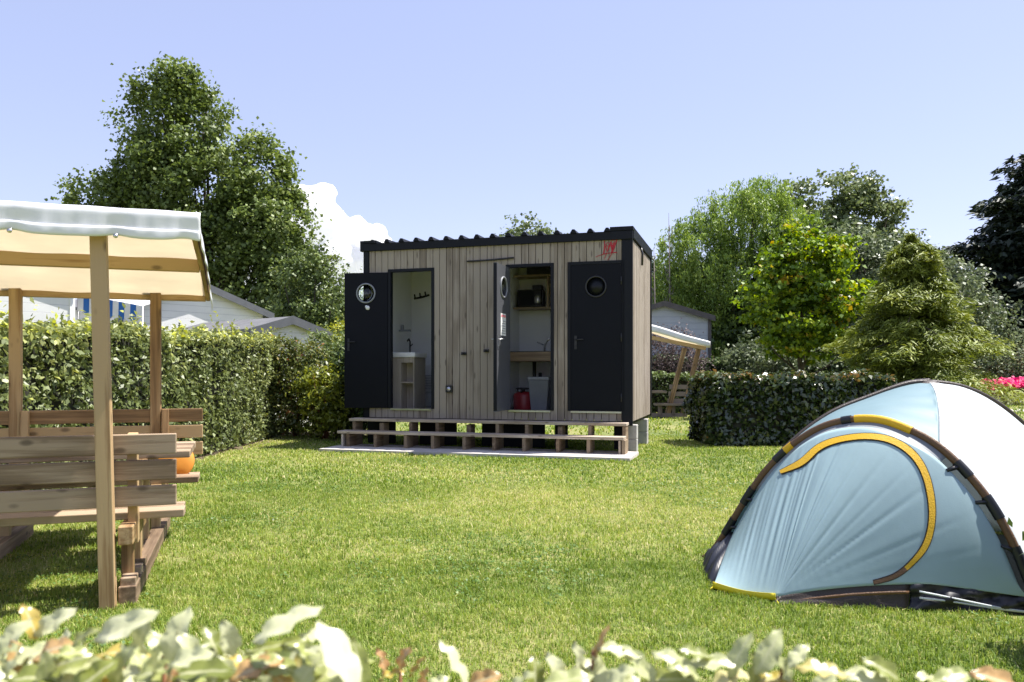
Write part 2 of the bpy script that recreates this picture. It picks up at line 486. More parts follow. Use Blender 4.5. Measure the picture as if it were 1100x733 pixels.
sl = bpy.data.lights.new('sun', 'SUN'); sl.energy = 4.4; sl.angle = R(.53); sl.color = (1.0, .955, .89)
so = bpy.data.objects.new('sun', sl); link(so); so.rotation_euler = (-SUN_FROM).to_track_quat('-Z', 'Y').to_euler(); so.location = (8, 2, 30)

cam = bpy.data.cameras.new('camera'); cam.lens = 28.0; cam.sensor_width = 36.0; cam.clip_end = 6000; cam.clip_start = .05
cam.shift_y = (HY - 366.5) / 1100
cam.dof.use_dof = True; cam.dof.focus_distance = 9.0; cam.dof.aperture_fstop = 6.3
co = bpy.data.objects.new('camera', cam); link(co); co.location = (0, 0, CAMZ); co.rotation_euler = (R(90), 0, 0)
scene.camera = co
vs = scene.view_settings
vs.view_transform = 'Standard'; vs.look = 'None'; vs.gamma = 1.0; vs.use_curve_mapping = False; vs.exposure = 1.25
scene.cycles.max_bounces = 8; scene.cycles.transparent_max_bounces = 8; scene.cycles.caustics_reflective = False; scene.cycles.caustics_refractive = False

# ================================================================== GROUND
gm, nt, bs = nodes('lawn_ground')
tc = N(nt, 'TexCoord').outputs['Object']
f = N(nt, 'Math', {0: noise(nt, tc, .5, 4), 1: noise(nt, tc, 14, 5)}, operation='ADD').outputs[0]
nt.links.new(ramp(nt, f, [(.7, (.07, .105, .018)), (1.0, (.15, .19, .035)), (1.25, (.24, .24, .075))]), bs.inputs['Base Color'])
bs.inputs['Roughness'].default_value = .9; bump(nt, bs, noise(nt, tc, 60, 4), .8, .03)
mb = MB(); mb.add([(-900, -60, 0), (900, -60, 0), (900, 1600, 0), (-900, 1600, 0)], [(0, 1, 2, 3)])
tag(mb.build('lawn', gm), kind='structure')


def flat_sheet(name, poly, z, mat):
    mb = MB(); mb.add([(x, y, z) for x, y in poly], [tuple(range(len(poly)))])
    return tag(mb.build(name, mat), kind='structure')


flat_sheet('soil', [(-5.4, 5.2), (-4.22, 5.2), (-4.2, 9), (-4.24, 12), (-4.05, 14.2), (-3.1, 13.8), (-2.4, 14.2), (-2.4, 16), (-5.4, 16)], .004, M['soil'])
flat_sheet('path', [(12.6, 24.6), (30, 23.6), (30, 25.2), (12.6, 26)], .004, M['slab'])


def in_poly_excl(x, y):
    m = np.zeros(len(x), bool)
    m |= (x < -4.3) & (y < 16)
    # cabin and pad
    ux, uy = x - 1.745, y - 11.7
    a = -(ux * .959 - uy * .284); b = ux * .284 + uy * .959
    m |= (a > -.15) & (a < 4.75) & (b > -.95) & (b < 2.4) & ~((a < 0.05) & (b > -.3)) & (b < -.05)
    # tent floor
    tx, ty = x - 1.30, y - 5.12
    c = tx * .74 - ty * .673; d = tx * .673 + ty * .74
    m |= (c > .05) & (c < 1.75) & (d > -.15) & (d < 2.0)
    return m


def grass_zone(y0, y1, dens, w, h0, h1, seed, xlim=.70):
    rng = np.random.default_rng(seed)
    A = xlim * (y1 * y1 - y0 * y0)
    n = int(A * dens)
    y = np.sqrt(rng.random(n) * (y1 * y1 - y0 * y0) + y0 * y0)
    x = (rng.random(n) * 2 - 1) * y * xlim
    # tufty distribution
    d = .55 * vnoise(x, y, 9, 3) + .45 * vnoise(x, y, 2.2, 5)
    keep = (rng.random(n) < .35 + 1.1 * d) & ~in_poly_excl(x, y)
    x, y, d = x[keep], y[keep], d[keep]
    n = len(x)
    patch = vnoise(x, y, .45, 8) * .5 + vnoise(x, y, 1.3, 9) * .3 + vnoise(x, y, 5, 10) * .2
    h = rng.uniform(h0, h1, n) * (.6 + .8 * d)
    az = rng.random(n) * 2 * math.pi
    lean = rng.normal(0, .8, n)
    dx, dy = np.cos(az), np.sin(az)
    wv = w * rng.uniform(.7, 1.3, n)
    B = np.stack([-dy * wv * .5, dx * wv * .5, np.zeros(n)], 1)
    P = np.stack([x, y, np.zeros(n)], 1)
    mid = P + np.stack([dx * h * lean * .35, dy * h * lean * .35, h * .6], 1)
    tip = P + np.stack([dx * h * lean, dy * h * lean, h * np.clip(1 - .25 * lean * lean, .5, 1)], 1)
    V = np.stack([P - B, P + B, mid + B * .8, mid - B * .8, tip], 1)
    b = np.arange(n) * 5
    F = np.concatenate([np.stack([b, b + 1, b + 2], 1), np.stack([b, b + 2, b + 3], 1), np.stack([b + 3, b + 2, b + 4], 1)])
    fine = vnoise(x, y, 17, 12)
    patch = np.clip((patch - .5) * 1.9 + .5, 0, 1)
    val = np.clip(.02 + .50 * patch + .26 * fine + rng.normal(0, .18, n) + (rng.random(n) < .08) * .45, 0, 1)
    return V.reshape(-1, 3), F, np.tile(val, 3)


zs = [grass_zone(2.3, 5.0, 15000, .0036, .012, .036, 1), grass_zone(5.0, 8.5, 6000, .0052, .012, .036, 2), grass_zone(8.5, 15, 1500, .011, .016, .042, 3), grass_zone(15, 38, 90, .03, .03, .07, 4)]
Vs, Fs, As, o_ = [], [], [], 0
for V, F, A_ in zs:
    Vs.append(V); Fs.append(F + o_); As.append(A_); o_ += len(V)
g = np_mesh('grass', np.concatenate(Vs), np.concatenate(Fs), M['grass'], None, np.concatenate(As))
tag(g, 'short sunlit yellow green grass of the mown lawn', 'grass', kind='stuff')

# low clover and weeds in loose patches
cq = np.random.default_rng(17)
n = 60000
y = np.sqrt(cq.random(n) * (11.0 ** 2 - 2.6 ** 2) + 2.6 ** 2); x = (cq.random(n) * 2 - 1) * y * .68
k = (vnoise(x, y, 1.1, 31) * .6 + vnoise(x, y, 4.5, 32) * .4 > .60) & ~in_poly_excl(x, y)
x, y = x[k], y[k]; n = len(x)
cl_ = leaves('clover', np.stack([x, y, cq.uniform(.012, .036, n)], 1), cq.normal(size=(n, 3)) * .35 + [0, 0, 1], cq.uniform(.012, .026, n), cq.uniform(.010, .02, n), cq.normal(.45, .2, n), leaf_mat('clover_leaves', [(0, (.05, .11, .02)), (.6, (.12, .21, .045)), (1, (.26, .33, .10))], .5, .25), None, None, cq)
tag(cl_, 'low clover and weed leaves scattered through the lawn', 'clover', kind='stuff')

# ================================================================== CABIN
CW, CDEP = 4.32, 2.3
CRp = Vector((1.745, 11.7)); ANG = R(16.5)
ux = Vector((math.cos(ANG), -math.sin(ANG))); uy = Vector((math.sin(ANG), math.cos(ANG)))
CLp = CRp - ux * CW
cab = thing('sanitary_cabin', 'timber clad washroom cabin with dark metal trim and three dark doors', 'cabin', (CLp.x, CLp.y, 0), -ANG)
ZB, ZT = .475, 3.17


def fx(px):
    k = (px - CX) / FPX
    return (k * CLp.y - CLp.x) / (ux.x - k * ux.y)


def fz(px, py):
    s = fx(px); Y = CLp.y + ux.y * s
    return CAMZ - (py - HY) / FPX * Y


D1 = (fx(420.5), fx(464)); D2 = (fx(547), fx(592)); D3 = (fx(613.5), fx(668))
DZ0, DZ1 = .625, 2.80
OPEN = [D1, D2, D3]
# front siding boards, cut at the openings
rng = random.Random(3)


def boards(mb, x0, x1, z0, z1, opens, vals, pitch=.112, depth=.022):
    x = x0
    while x < x1 - 1e-4:
        xe = min(x + pitch * rng.uniform(.96, 1.04), x1)
        if x1 - xe < .03: xe = x1
        cuts = [x, xe]
        for a, b, za, zb in opens:
            for c in (a, b):
                if x + .012 < c < xe - .012: cuts.append(c)
        cuts.sort()
        v = rng.random()
        for c0, c1 in zip(cuts, cuts[1:]):
            mid = (c0 + c1) / 2
            spans = [(z0, z1)]
            for a, b, za, zb in opens:
                if a < mid < b: spans = [(z0, za), (zb, z1)]
            e0 = .0045 if c0 == x else 0; e1 = .0045 if c1 == xe else 0
            dd = depth + rng.uniform(0, .003)
            for s0, s1 in spans:
                mb.box((c0 + e0, -dd, s0), (c1 - e1, 0, s1)); vals += [v] * 6
        x = xe


def siding(name, x0, x1, z0, z1, opens, Mx=None):
    mb = MB(); vals = []
    boards(mb, x0, x1, z0, z1, opens, vals)
    o = mb.build(name, M['siding_wood'], cab)
    a = o.data.attributes.new('v', 'FLOAT', 'FACE'); a.data.foreach_set('value', vals)
    if Mx is not None: o.matrix_local = Mx
    return o


op = [(a - .05, b + .05, DZ0 - .0, DZ1 + .05) for a, b in OPEN]
siding('front_siding', .10, CW - .13, ZB, ZT - .02, op)
siding('side_siding', .02, CDEP - .07, ZB + .0, ZT - .02, [], Matrix.Translation((CW - .002, 0, 0)) @ Matrix.Rotation(R(90), 4, 'Z'))
siding('left_siding', .07, CDEP - .07, ZB, ZT - .02, [], Matrix.Translation((.002, CDEP, 0)) @ Matrix.Rotation(R(-90), 4, 'Z'))
siding('back_siding', .10, CW - .10, ZB, ZT - .02, [], Matrix.Translation((CW, CDEP + .0, 0)) @ Matrix.Rotation(R(180), 4, 'Z'))
# wall core with openings (inner lining behind the boards)
mb = MB()
xs = [0.03]
for a, b in OPEN: xs += [a - .05, b + .05]
xs.append(CW - .03)
for i in range(0, len(xs), 2): mb.box((xs[i], .004, ZB + .02), (xs[i + 1], .055, ZT - .03))
for a, b in OPEN:
    mb.box((a - .048, .004, DZ1 + .05), (b + .048, .055, ZT - .03)); mb.box((a - .048, .004, ZB + .02), (b + .048, .055, DZ0 - .004))
mb.build('inner_wall', M['black'], cab)
# inner lining: back, ends, partitions, floor, ceiling
mb = MB()
P1, P2 = (D1[1] + D2[0]) / 2 + .25, D3[0] - .12
mb.box((.03, 1.75, ZB + .1), (CW - .03, 1.79, ZT - .08))
mb.box((.03, .056, ZB + .1), (.06, 1.748, ZT - .08)); mb.box((CW - .06, .056, ZB + .1), (CW - .03, 1.748, ZT - .08))
mb.box((P1, .056, ZB + .1), (P1 + .05, 1.748, ZT - .08)); mb.box((P2, .056, ZB + .1), (P2 + .05, 1.748, ZT - .08))
mb.box((.03, .056, ZT - .078), (CW - .03, 1.748, ZT - .04))
mb.build('interior_lining', M['white_panel'], cab)
mb = MB(); mb.box((.02, .056, ZB + .02), (CW - .02, CDEP - .03, ZB + .098)); mb.build('floor', M['grey_plastic'], cab)
# corner posts, base rail and roof
mb = MB()
for (x0, x1, y0, y1) in ((.0, .095, -.034, .06), (CW - .125, CW + .030, -.036, .018)):
    b = MB(); b.box((x0, y0, ZB - .06 if x0 > 1 else ZB - .03), (x1, y1, ZT + .02)); b.build('corner_post', M['anthracite'], cab, bevel=.004)
for x0 in (-.01, CW - .04):
    b = MB(); b.box((x0, CDEP - .068, ZB - .03), (x0 + .08, CDEP + .03, ZT + .02)); b.build('corner_post', M['anthracite'], cab, bevel=.004)
b = MB(); b.box((.0, .02, ZB - .05), (CW - .01, .09, ZB - .004)); b.box((.0, CDEP - .1, ZB - .05), (CW - .01, CDEP - .03, ZB - .004)); b.box((CW - .08, .1, ZB - .05), (CW - .02, CDEP - .11, ZB - .004))
for k in range(5): b.box((.3 + k * .9, .1, ZB - .05), (.36 + k * .9, CDEP - .11, ZB - .004))
b.build('base_frame', M['anthracite'], cab)
b = MB(); b.box((.0, -.060, ZT - .02), (CW + .035, -.005, ZT + .105)); b.build('front_fascia', M['anthracite'], cab, bevel=.006)
b = MB(); b.box((CW - .02, -.004, ZT - .0), (CW + .045, CDEP + .04, ZT + .165)); b.box((CW - .30, -.066, ZT + .107), (CW + .045, .12, ZT + .168)); b.build('side_fascia', M['anthracite'], cab, bevel=.006)
b = MB(); b.box((-.045, -.064, ZT - .02), (.012, CDEP + .04, ZT + .15)); b.box((.013, -.066, ZT + .107), (.24, .12, ZT + .15)); b.build('side_fascia', M['anthracite'], cab, bevel=.006)
# corrugated roof with ridges
b = MB()
b.box((.02, -.004, ZT + .0), (CW - .03, CDEP + .05, ZT + .07))
npx = 13
for k in range(17):
    xc = .18 + k * .2535
    if xc > CW - .25: break
    vsr = []
    for y in (-.085, CDEP + .07):
        vsr += [(xc - .05, y, ZT + .105), (xc - .018, y, ZT + .158), (xc + .018, y, ZT + .158), (xc + .05, y, ZT + .105)]
    b.add(vsr, [(0, 1, 2, 3), (7, 6, 5, 4), (0, 4, 5, 1), (1, 5, 6, 2), (2, 6, 7, 3), (3, 7, 4, 0)])
b.box((.02, .0, ZT + .074), (CW - .03, CDEP + .06, ZT + .104))
b.build('corrugated_roof', M['anthracite'], cab)


# doors -----------------------------------------------------------
def hole_panel(mb, w, h, t, cx, cz, r, m=0):
    """door leaf 0..w, 0..h (local x,z), thickness along y, round hole"""
    z0, z1 = cz - r - .05, cz + r + .05
    mb.box((0, 0, 0), (w, t, z0), m); mb.box((0, 0, z1), (w, t, h), m)
    n = 40; pts = []
    for k in range(n):
        a = 2 * math.pi * k / n + math.pi / n
        dx, dz = math.cos(a), math.sin(a)
        s = min((w - cx if dx > 0 else cx) / max(abs(dx), 1e-6), (r + .05) / max(abs(dz), 1e-6))
        pts.append(((cx + dx * s, cz + dz * s), (cx + dx * r, cz + dz * r)))
    for k in range(n):
        (o0, i0), (o1, i1) = pts[k], pts[(k + 1) % n]
        for y, fl in ((0, False), (t, True)):
            q = [(o0[0], y, o0[1]), (o1[0], y, o1[1]), (i1[0], y, i1[1]), (i0[0], y, i0[1])]
            mb.add(q, [(0, 1, 2, 3) if not fl else (3, 2, 1, 0)], m)
        mb.add([(i0[0], 0, i0[1]), (i1[0], 0, i1[1]), (i1[0], t, i1[1]), (i0[0], t, i0[1])], [(0, 1, 2, 3)], m)
    for cxr in (0, w):
        mb.add([(cxr, 0, z0), (cxr, t, z0), (cxr, t, z1), (cxr, 0, z1)], [(0, 1, 2, 3)], m)
    # corner fillers between polygon sampling and rectangle corners
    for (a, bq) in ((0, z0), (w, z0), (w, z1), (0, z1)):
        k = min(range(n), key=lambda i: (pts[i][0][0] - a) ** 2 + (pts[i][0][1] - bq) ** 2)
        for j in (k, (k + 1) % n, (k - 1) % n): pass
        near = sorted(range(n), key=lambda i: (pts[i][0][0] - a) ** 2 + (pts[i][0][1] - bq) ** 2)[:2]
        for y in (0, t):
            mb.add([(a, y, bq), (pts[near[0]][0][0], y, pts[near[0]][0][1]), (pts[near[1]][0][0], y, pts[near[1]][0][1])], [(0, 1, 2)], m)


def ring(mb, cx, cz, y, r, rt, seg=40, m=0):
    pts = [(cx + r * math.cos(2 * math.pi * k / seg), y, cz + r * math.sin(2 * math.pi * k / seg)) for k in range(seg + 1)]
    mb.tube(pts, rt, 8, m, caps=False)


def disc(mb, cx, cz, y, r, t=.004, seg=32, m=0):
    Mx = Matrix.Translation((cx, y, cz)) @ Matrix.Rotation(R(90), 4, 'X')
    mb.lathe([(r, 0), (r, t)], Mx, seg, m)


T = .045


def door(width, hinge_x, ang, mat, glassmat, label=None, ring_mat=None, mirror=False, z1=DZ1):
    """leaf hinged at local x=hinge_x; local +x runs from hinge to free edge"""
    mb = MB(); h = z1 - DZ0
    hole_panel(mb, width, h, T, width * .5, h - .33, .145)
    d = mb.build('door', mat, cab)
    d.location = (hinge_x, 0, DZ0); d.rotation_euler = (0, 0, ang)
    if label: d['label'] = label
    r = MB(); ring(r, width * .5, h - .33, -.004, .150, .014); ring(r, width * .5, h - .33, T + .004, .150, .014)
    r.build('porthole_ring', ring_mat or M['black'], d)
    g_ = MB(); disc(g_, width * .5, h - .33, T * .5, .145, .005); g_.build('porthole_glass', glassmat, d)
    hd = MB()
    xh = width - .075
    for s, y in ((-1, -.002), (1, T + .002)):
        hd.box((xh - .014, y if s > 0 else y - .008, .92), (xh + .022, y + .008 if s > 0 else y, 1.12))
        hd.tube([(xh, y, 1.06), (xh, y + s * .05, 1.06)], .009, 8)
        hd.tube([(xh + .004, y + s * .05, 1.06), (xh - .12, y + s * .05, 1.062)], .009, 8)
        disc(hd, xh, .965, y + (.012 if s > 0 else -.001), .013, .012)
    hd.build('handle', M['steel'] if mat == M['door_inner'] else M['black'], d)
    for z in (.2, h * .5, h - .25):
        hg = MB(); hg.tube([(-.002, -.006, z - .06), (-.002, -.006, z + .06)], .011, 8)
        hg.build('hinge', M['black'], d)
    return d


w1 = D1[1] - D1[0]; w3 = D3[1] - D3[0]; w2 = D2[1] - D2[0]
dk_glass = plain('dark_glass', (.006, .007, .009), .35, 0, .05, 6, 0, .25)
# left door: folded right back against the wall
d1 = door(w1 + .02, D1[0] - .055, R(180 + 8), M['door_dark'], M['glass'], 'door swung back flat past the cabin corner, round window clear', ring_mat=M['grey_plastic'])
s_ = MB(); disc(s_, (w1) * .47, DZ1 - DZ0 - .33 - .235, T + .008, .034, .004); disc(s_, (w1) * .5, DZ1 - DZ0 - .33 - .215, T + .006, .022, .004); s_.build('white_sticker', M['white'], d1)
# middle door: open at a right angle, its grey inner face shows
d2 = door(w2, D2[0] - .028, R(270 - 1), M['door_inner'], M['glass'], 'middle door open at a right angle showing its grey inner face', ring_mat=M['grey_plastic'])
nb = MB(); nb.box((w2 - .43, T + .001, 1.12), (w2 - .19, T + .004, 1.45)); nt_ = nb.build('paper_notice', M['white'], d2)
pr = MB()
pr.box((w2 - .415, T + .0045, 1.395), (w2 - .205, T + .006, 1.43))
pr.build('notice_print', M['pink_print'], d2)
pr = MB()
for k in range(6): pr.box((w2 - .41, T + .0045, 1.15 + k * .036), (w2 - .21 - .03 * (k % 3), T + .006, 1.162 + k * .036))
pr.build('notice_lines', M['grey_print'], d2)
eb = MB(); eb.box((w2 - .012, -.002, .01), (w2 + .004, T + .002, DZ1 - DZ0 - .01)); eb.build('edge_strip', M['anthracite'], d2)
# right door: closed
d3 = door(w3 - .01, D3[0] + .005, 0, M['door_dark'], dk_glass, 'closed right hand door with blacked out round window')
d3.location.y = -.03
d3.children[0]
# move its handle to the left edge as in the photo, hinges to the right
for ch in d3.children:
    if ch.name.startswith(('handle', 'hinge')):
        ch.scale.x = -1; ch.location.x = w3 - .01
# door frames
for a, b in OPEN:
    f_ = MB()
    f_.box((a - .048, -.036, DZ0 - .004), (a, .058, DZ1 + .048)); f_.box((b, -.036, DZ0 - .004), (b + .048, .058, DZ1 + .048)); f_.box((a + .001, -.036, DZ1 + .002), (b - .001, .058, DZ1 + .048))
    f_.build('door_frame', M['anthracite'], cab, bevel=.003)
    f_ = MB(); f_.box((a + .001, -.05, DZ0 - .030), (b - .001, .058, DZ0 - .006)); f_.build('threshold', M['steel'], cab)
# bits on the front: rail, latches, outlet
f_ = MB(); xa, xb = fx(503), fx(553)
f_.tube([(xa, -.05, fz(503, 281.5)), ((xa + xb) / 2, -.06, fz(528, 280)), (xb, -.05, fz(553, 277.5))], .014, 8)
for x, z in ((xa + .06, fz(505, 281)), (xb - .08, fz(548, 278))): f_.tube([(x, -.02, z), (x, -.05, z)], .012, 6)
f_.build('hanging_rail', M['black'], cab)
for px, py in ((499, 380), (523, 377)):
    f_ = MB(); x, z = fx(px), fz(px, py)
    f_.box((x - .04, -.05, z - .022), (x + .04, -.022, z + .022)); f_.tube([(x, -.05, z), (x + .01, -.12, z - .005)], .014, 8)
    f_.build('door_stay', M['black'], cab)
f_ = MB(); x, z = fx(483.5), fz(483.5, 418)
f_.box((x - .055, -.062, z - .055), (x + .055, -.024, z + .055)); f_.build('socket_box', M['black'], cab, bevel=.008)
f_ = MB(); disc(f_, x, z, -.062, .034, .008); f_.build('socket_cover', M['steel'], cab)
# overflow spout on the side wall
f_ = MB(); f_.tube([(CW + .028, .95, ZT - .0), (CW + .05, .95, ZT - .1), (CW + .045, .95, ZT - .28)], .018, 8); f_.build('roof_spout', M['black'], cab)
# red brushed emblem above the right door
em = MB()


def stroke(pts, w0, w1):
    q = [(640 + x / 18.33, 250 + y / 18.33) for x, y in pts]
    pp = [Vector((fx(a), -.029, fz(a, b))) for a, b in q]
    vs_ = []
    for i, p in enumerate(pp):
        t = (pp[min(i + 1, len(pp) - 1)] - pp[max(i - 1, 0)]).normalized()
        n = Vector((-t.z, 0, t.x)); w = (w0 + (w1 - w0) * i / (len(pp) - 1)) * .32
        vs_ += [p + n * w, p - n * w]
    fs_ = [(2 * i, 2 * i + 1, 2 * i + 3, 2 * i + 2) for i in range(len(pp) - 1)]
    em.add(vs_, fs_)


for pts, a, b in (([(178, 165), (182, 260), (176, 340), (160, 430)], .018, .03), ([(200, 270), (215, 330), (230, 385), (255, 330), (280, 250)], .02, .03),
                  ([(300, 190), (310, 270), (325, 350), (350, 300), (370, 200)], .03, .03), ([(425, 120), (400, 210), (370, 310), (330, 400), (285, 480), (240, 550)], .03, .01),
                  ([(225, 400), (205, 450), (170, 535)], .02, .008), ([(5, 487), (60, 462), (130, 440), (220, 415), (320, 402), (425, 395)], .010, .022),
                  ([(330, 240), (335, 330), (320, 400)], .05, .03)): stroke(pts, a, b)
for cxq, cyq, rq in ((245, 240, 34), (338, 185, 34), (200, 262, 18)):
    stroke([(cxq + rq * math.cos(k * .7), cyq + rq * math.sin(k * .7)) for k in range(10)], .012, .012)
em.build('red_emblem', M['red_mark'], cab, solid=.003)

# interior room fixtures -------------------------------------------
f_ = MB()   # towel hooks on the back wall of the left room


def inroom(px, py, depth):
    """local point on a plane parallel to the front at given depth"""
    k = (px - CX) / FPX
    bx, by = CLp.x + uy.x * depth, CLp.y + uy.y * depth
    s = (k * by - bx) / (ux.x - k * ux.y)
    Y = by + ux.y * s
    return Vector((s, depth, CAMZ - (py - HY) / FPX * Y))


a_, b_ = inroom(445, 321, 1.73), inroom(461, 317, 1.73)
f_.tube([a_, a_.lerp(b_, .5) + Vector((0, 0, -.01)), b_], .018, 8)
for t_ in (.15, .5, .85):
    p = a_.lerp(b_, t_); f_.tube([p, p + Vector((0, -.07, .0)), p + Vector((0, -.09, .06))], .014, 6)
f_.build('coat_hooks', M['black'], cab)
f_ = MB(); a_ = inroom(453, 392, 1.735); b_ = inroom(464, 421, 1.735)
f_.box((a_.x, 1.70, b_.z), (b_.x + .12, 1.745, a_.z)); f_.build('wall_heater', M['white'], cab, bevel=.01)
f_ = MB()
for k in range(9): f_.box((a_.x + .03, 1.692, b_.z + .05 + k * .03), (b_.x + .09, 1.699, b_.z + .062 + k * .03))
f_.build('heater_grille', M['grey_print'], cab)

toW = cab.matrix_basis.copy() if False else Matrix.Translation((CLp.x, CLp.y, 0)) @ Matrix.Rotation(-ANG, 4, 'Z')


def inside(name, label, cat, local):
    p = toW @ Vector(local)
    return thing(name, label, cat, p, -ANG)


FZ = ZB + .099
sv = inside('washbasin_unit', 'wood panelled washbasin cabinet inside the left washroom', 'washbasin', (inroom(416, 400, .40).x, .40, FZ))
f_ = MB()
f_.box((0, .0, 0), (.30, .02, .82)); f_.box((.0, .021, 0), (.02, .60, .82)); f_.box((.60, .021, 0), (.62, .60, .82)); f_.box((.302, .3, 0), (.598, .32, .82)); f_.box((.30, .0, .0), (.319, .60, .82)); f_.box((.32, .02, .42), (.598, .299, .44)); f_.box((.302, .0, .74), (.62, .02, .82)); f_.box((.598, .0, .0), (.62, .02, .739))
f_.build('cabinet', M['greywood'], sv); sv.scale = (.78, .8, 1.06)
f_ = MB(); f_.box((-.02, -.03, .822), (.65, .62, .90)); f_.build('basin', M['white'], sv, bevel=.015)
f_ = MB(); f_.tube([(.3, .5, .9), (.3, .5, 1.08), (.3, .44, 1.12), (.3, .36, 1.09)], .016, 8); f_.tube([(.3, .5, 1.0), (.37, .48, 1.04)], .01, 8); f_.build('tap', M['black'], sv)
f_ = MB(); f_.box((-.02, .60, 1.25), (.24, .68, 1.28)); f_.box((.02, .61, 1.281), (.08, .67, 1.36)); f_.build('soap_shelf', M['grey_plastic'], sv)

# kitchen room
kc = inside('kitchen_counter', 'dark wood kitchen counter with tap across the middle room', 'counter', (P1 + .06, .55, FZ))
kw = P2 - P1 - .07
f_ = MB(); f_.box((0, 0, .80), (kw, 1.15, .95)); f_.build('worktop', M['counter'], kc, bevel=.004)
f_ = MB(); f_.box((.01, .01, .951), (kw - .01, 1.13, .962)); f_.build('hob_surface', M['black'], kc)
pt = Vector(inroom(585, 367, .95)) - Vector((P1 + .06, .55, FZ))
f_ = MB(); f_.tube([(pt.x, .4, .962), (pt.x, .4, 1.06), (pt.x + .05, .38, 1.14), (pt.x + .1, .36, 1.19)], .016, 8); f_.tube([(pt.x, .4, 1.07), (pt.x - .12, .37, 1.12)], .012, 8); f_.build('tap', M['steel'], kc)
f_ = MB(); f_.tube([(pt.x - .2, .5, .80), (pt.x - .2, .5, .55), (pt.x - .17, .5, .45), (pt.x - .1, .5, .5), (pt.x - .1, .5, .62)], .03, 10); f_.lathe([(.05, 0), (.05, .12)], Matrix.Translation((pt.x - .2, .5, .42)), 12); f_.build('drain_trap', M['black'], kc)
f_ = MB(); f_.box((kw - .12, .05, .0), (kw - .04, .10, .799)); f_.build('support_panel', M['white'], kc)
a_ = inroom(552, 331, 1.45); b_ = inroom(592, 331, 1.45)
sh = MB(); zsh = a_.z
sh.box((P1 + .052, 1.35, zsh - .03), (P2 - .002, 1.745, zsh)); sh.box((P1 + .052, 1.35, zsh + .52), (P2 - .002, 1.745, zsh + .55))
xv = inroom(588, 310, 1.4).x; sh.box((xv, 1.352, zsh + .001), (xv + .03, 1.74, zsh + .519)); sh.build('wall_shelf', M['counter'], cab)
mx_ = inroom(556, 310, 1.4).x
mw = inside('microwave', 'black microwave on the shelf in the middle room', 'microwave', (mx_, 1.38, zsh + .001))
f_ = MB(); f_.box((0, 0, 0.01), (.42, .32, .30)); f_.build('body', M['black'], mw, bevel=.01)
f_ = MB(); f_.box((.02, -.006, .03), (.30, -.001, .28)); f_.build('door', dk_glass, mw)
f_ = MB(); disc(f_, .36, .16, -.001, .03, .012); f_.build('dial', M['grey_plastic'], mw)
kx = inroom(578, 310, 1.4).x
kt = inside('coffee_maker', 'tall black coffee maker beside the microwave', 'coffee maker', (kx, 1.42, zsh + .001))
f_ = MB(); f_.box((-.08, -.1, 0), (.08, .12, .04)); f_.box((-.08, .03, .041), (.08, .12, .30)); f_.box((-.08, -.1, .28), (.08, .029, .37)); f_.build('body', M['black'], kt, bevel=.008)
f_ = MB(); f_.lathe([(.05, .045), (.065, .1), (.06, .17), (.045, .2)], Matrix.Translation((0, -.035, 0)), 16); f_.build('jug', M['steel'], kt)
ov = inside('storage_box', 'dark box on top of the wall shelf in the middle room', 'box', (inroom(566, 296, 1.4).x, 1.38, zsh + .551))
f_ = MB(); f_.box((0, 0, 0), (.42, .3, .14)); f_.build('body', M['black'], ov, bevel=.006)
f_ = MB(); f_.box((-.01, -.01, .1405), (.43, .31, .17)); f_.build('lid', M['grey_plastic'], ov, bevel=.006)
gx = inroom(561, 430, .75).x
gc_ = 0
gc = inside('gas_cylinder', 'red gas cylinder standing under the kitchen counter', 'gas cylinder', (gx, .82, FZ))
f_ = MB(); f_.lathe([(.14, .0), (.15, .02), (.155, .08), (.155, .30), (.14, .36), (.09, .39), (.04, .40)], None, 24); f_.build('body', M['red_paint'], gc)
f_ = MB(); gc.scale = (1.08, 1.08, .78); ringp = [(.11 * math.cos(2 * math.pi * k / 20), .11 * math.sin(2 * math.pi * k / 20), .46) for k in range(21)]
f_.tube(ringp, .014, 8, caps=False)
for k in (2, 9, 15): f_.tube([(ringp[k][0], ringp[k][1], .46), (ringp[k][0] * .95, ringp[k][1] * .95, .36)], .012, 6)
f_.lathe([(.025, .39), (.03, .43), (.02, .47)], None, 10); f_.build('collar', M['black'], gc)
bn = inside('waste_bin', 'grey lidded waste bin beside the red gas cylinder', 'bin', (inroom(580, 425, .8).x, .85, FZ))
f_ = MB()
f_.add([(-.13, -.13, 0), (.13, -.13, 0), (.13, .13, 0), (-.13, .13, 0), (-.17, -.16, .5), (.17, -.16, .5), (.17, .16, .5), (-.17, .16, .5)], [(0, 3, 2, 1), (4, 5, 6, 7), (0, 1, 5, 4), (1, 2, 6, 5), (2, 3, 7, 6), (3, 0, 4, 7)])
f_.build('body', M['grey_plastic'], bn, bevel=.01)
f_ = MB(); f_.box((-.18, -.17, .501), (.18, .17, .55)); f_.build('lid', M['grey_print'], bn, bevel=.012)

# steps and pad ---------------------------------------------------
st = thing('wooden_steps', 'long two tread wooden steps in front of the cabin', 'steps', (CLp.x, CLp.y, 0), -ANG)
XA, XB = -.12, CW - .02


def lbeam(name, p0, p1, w, h, mat, parent, **k): return beam(name, p0, p1, w, h, mat, parent, **k)


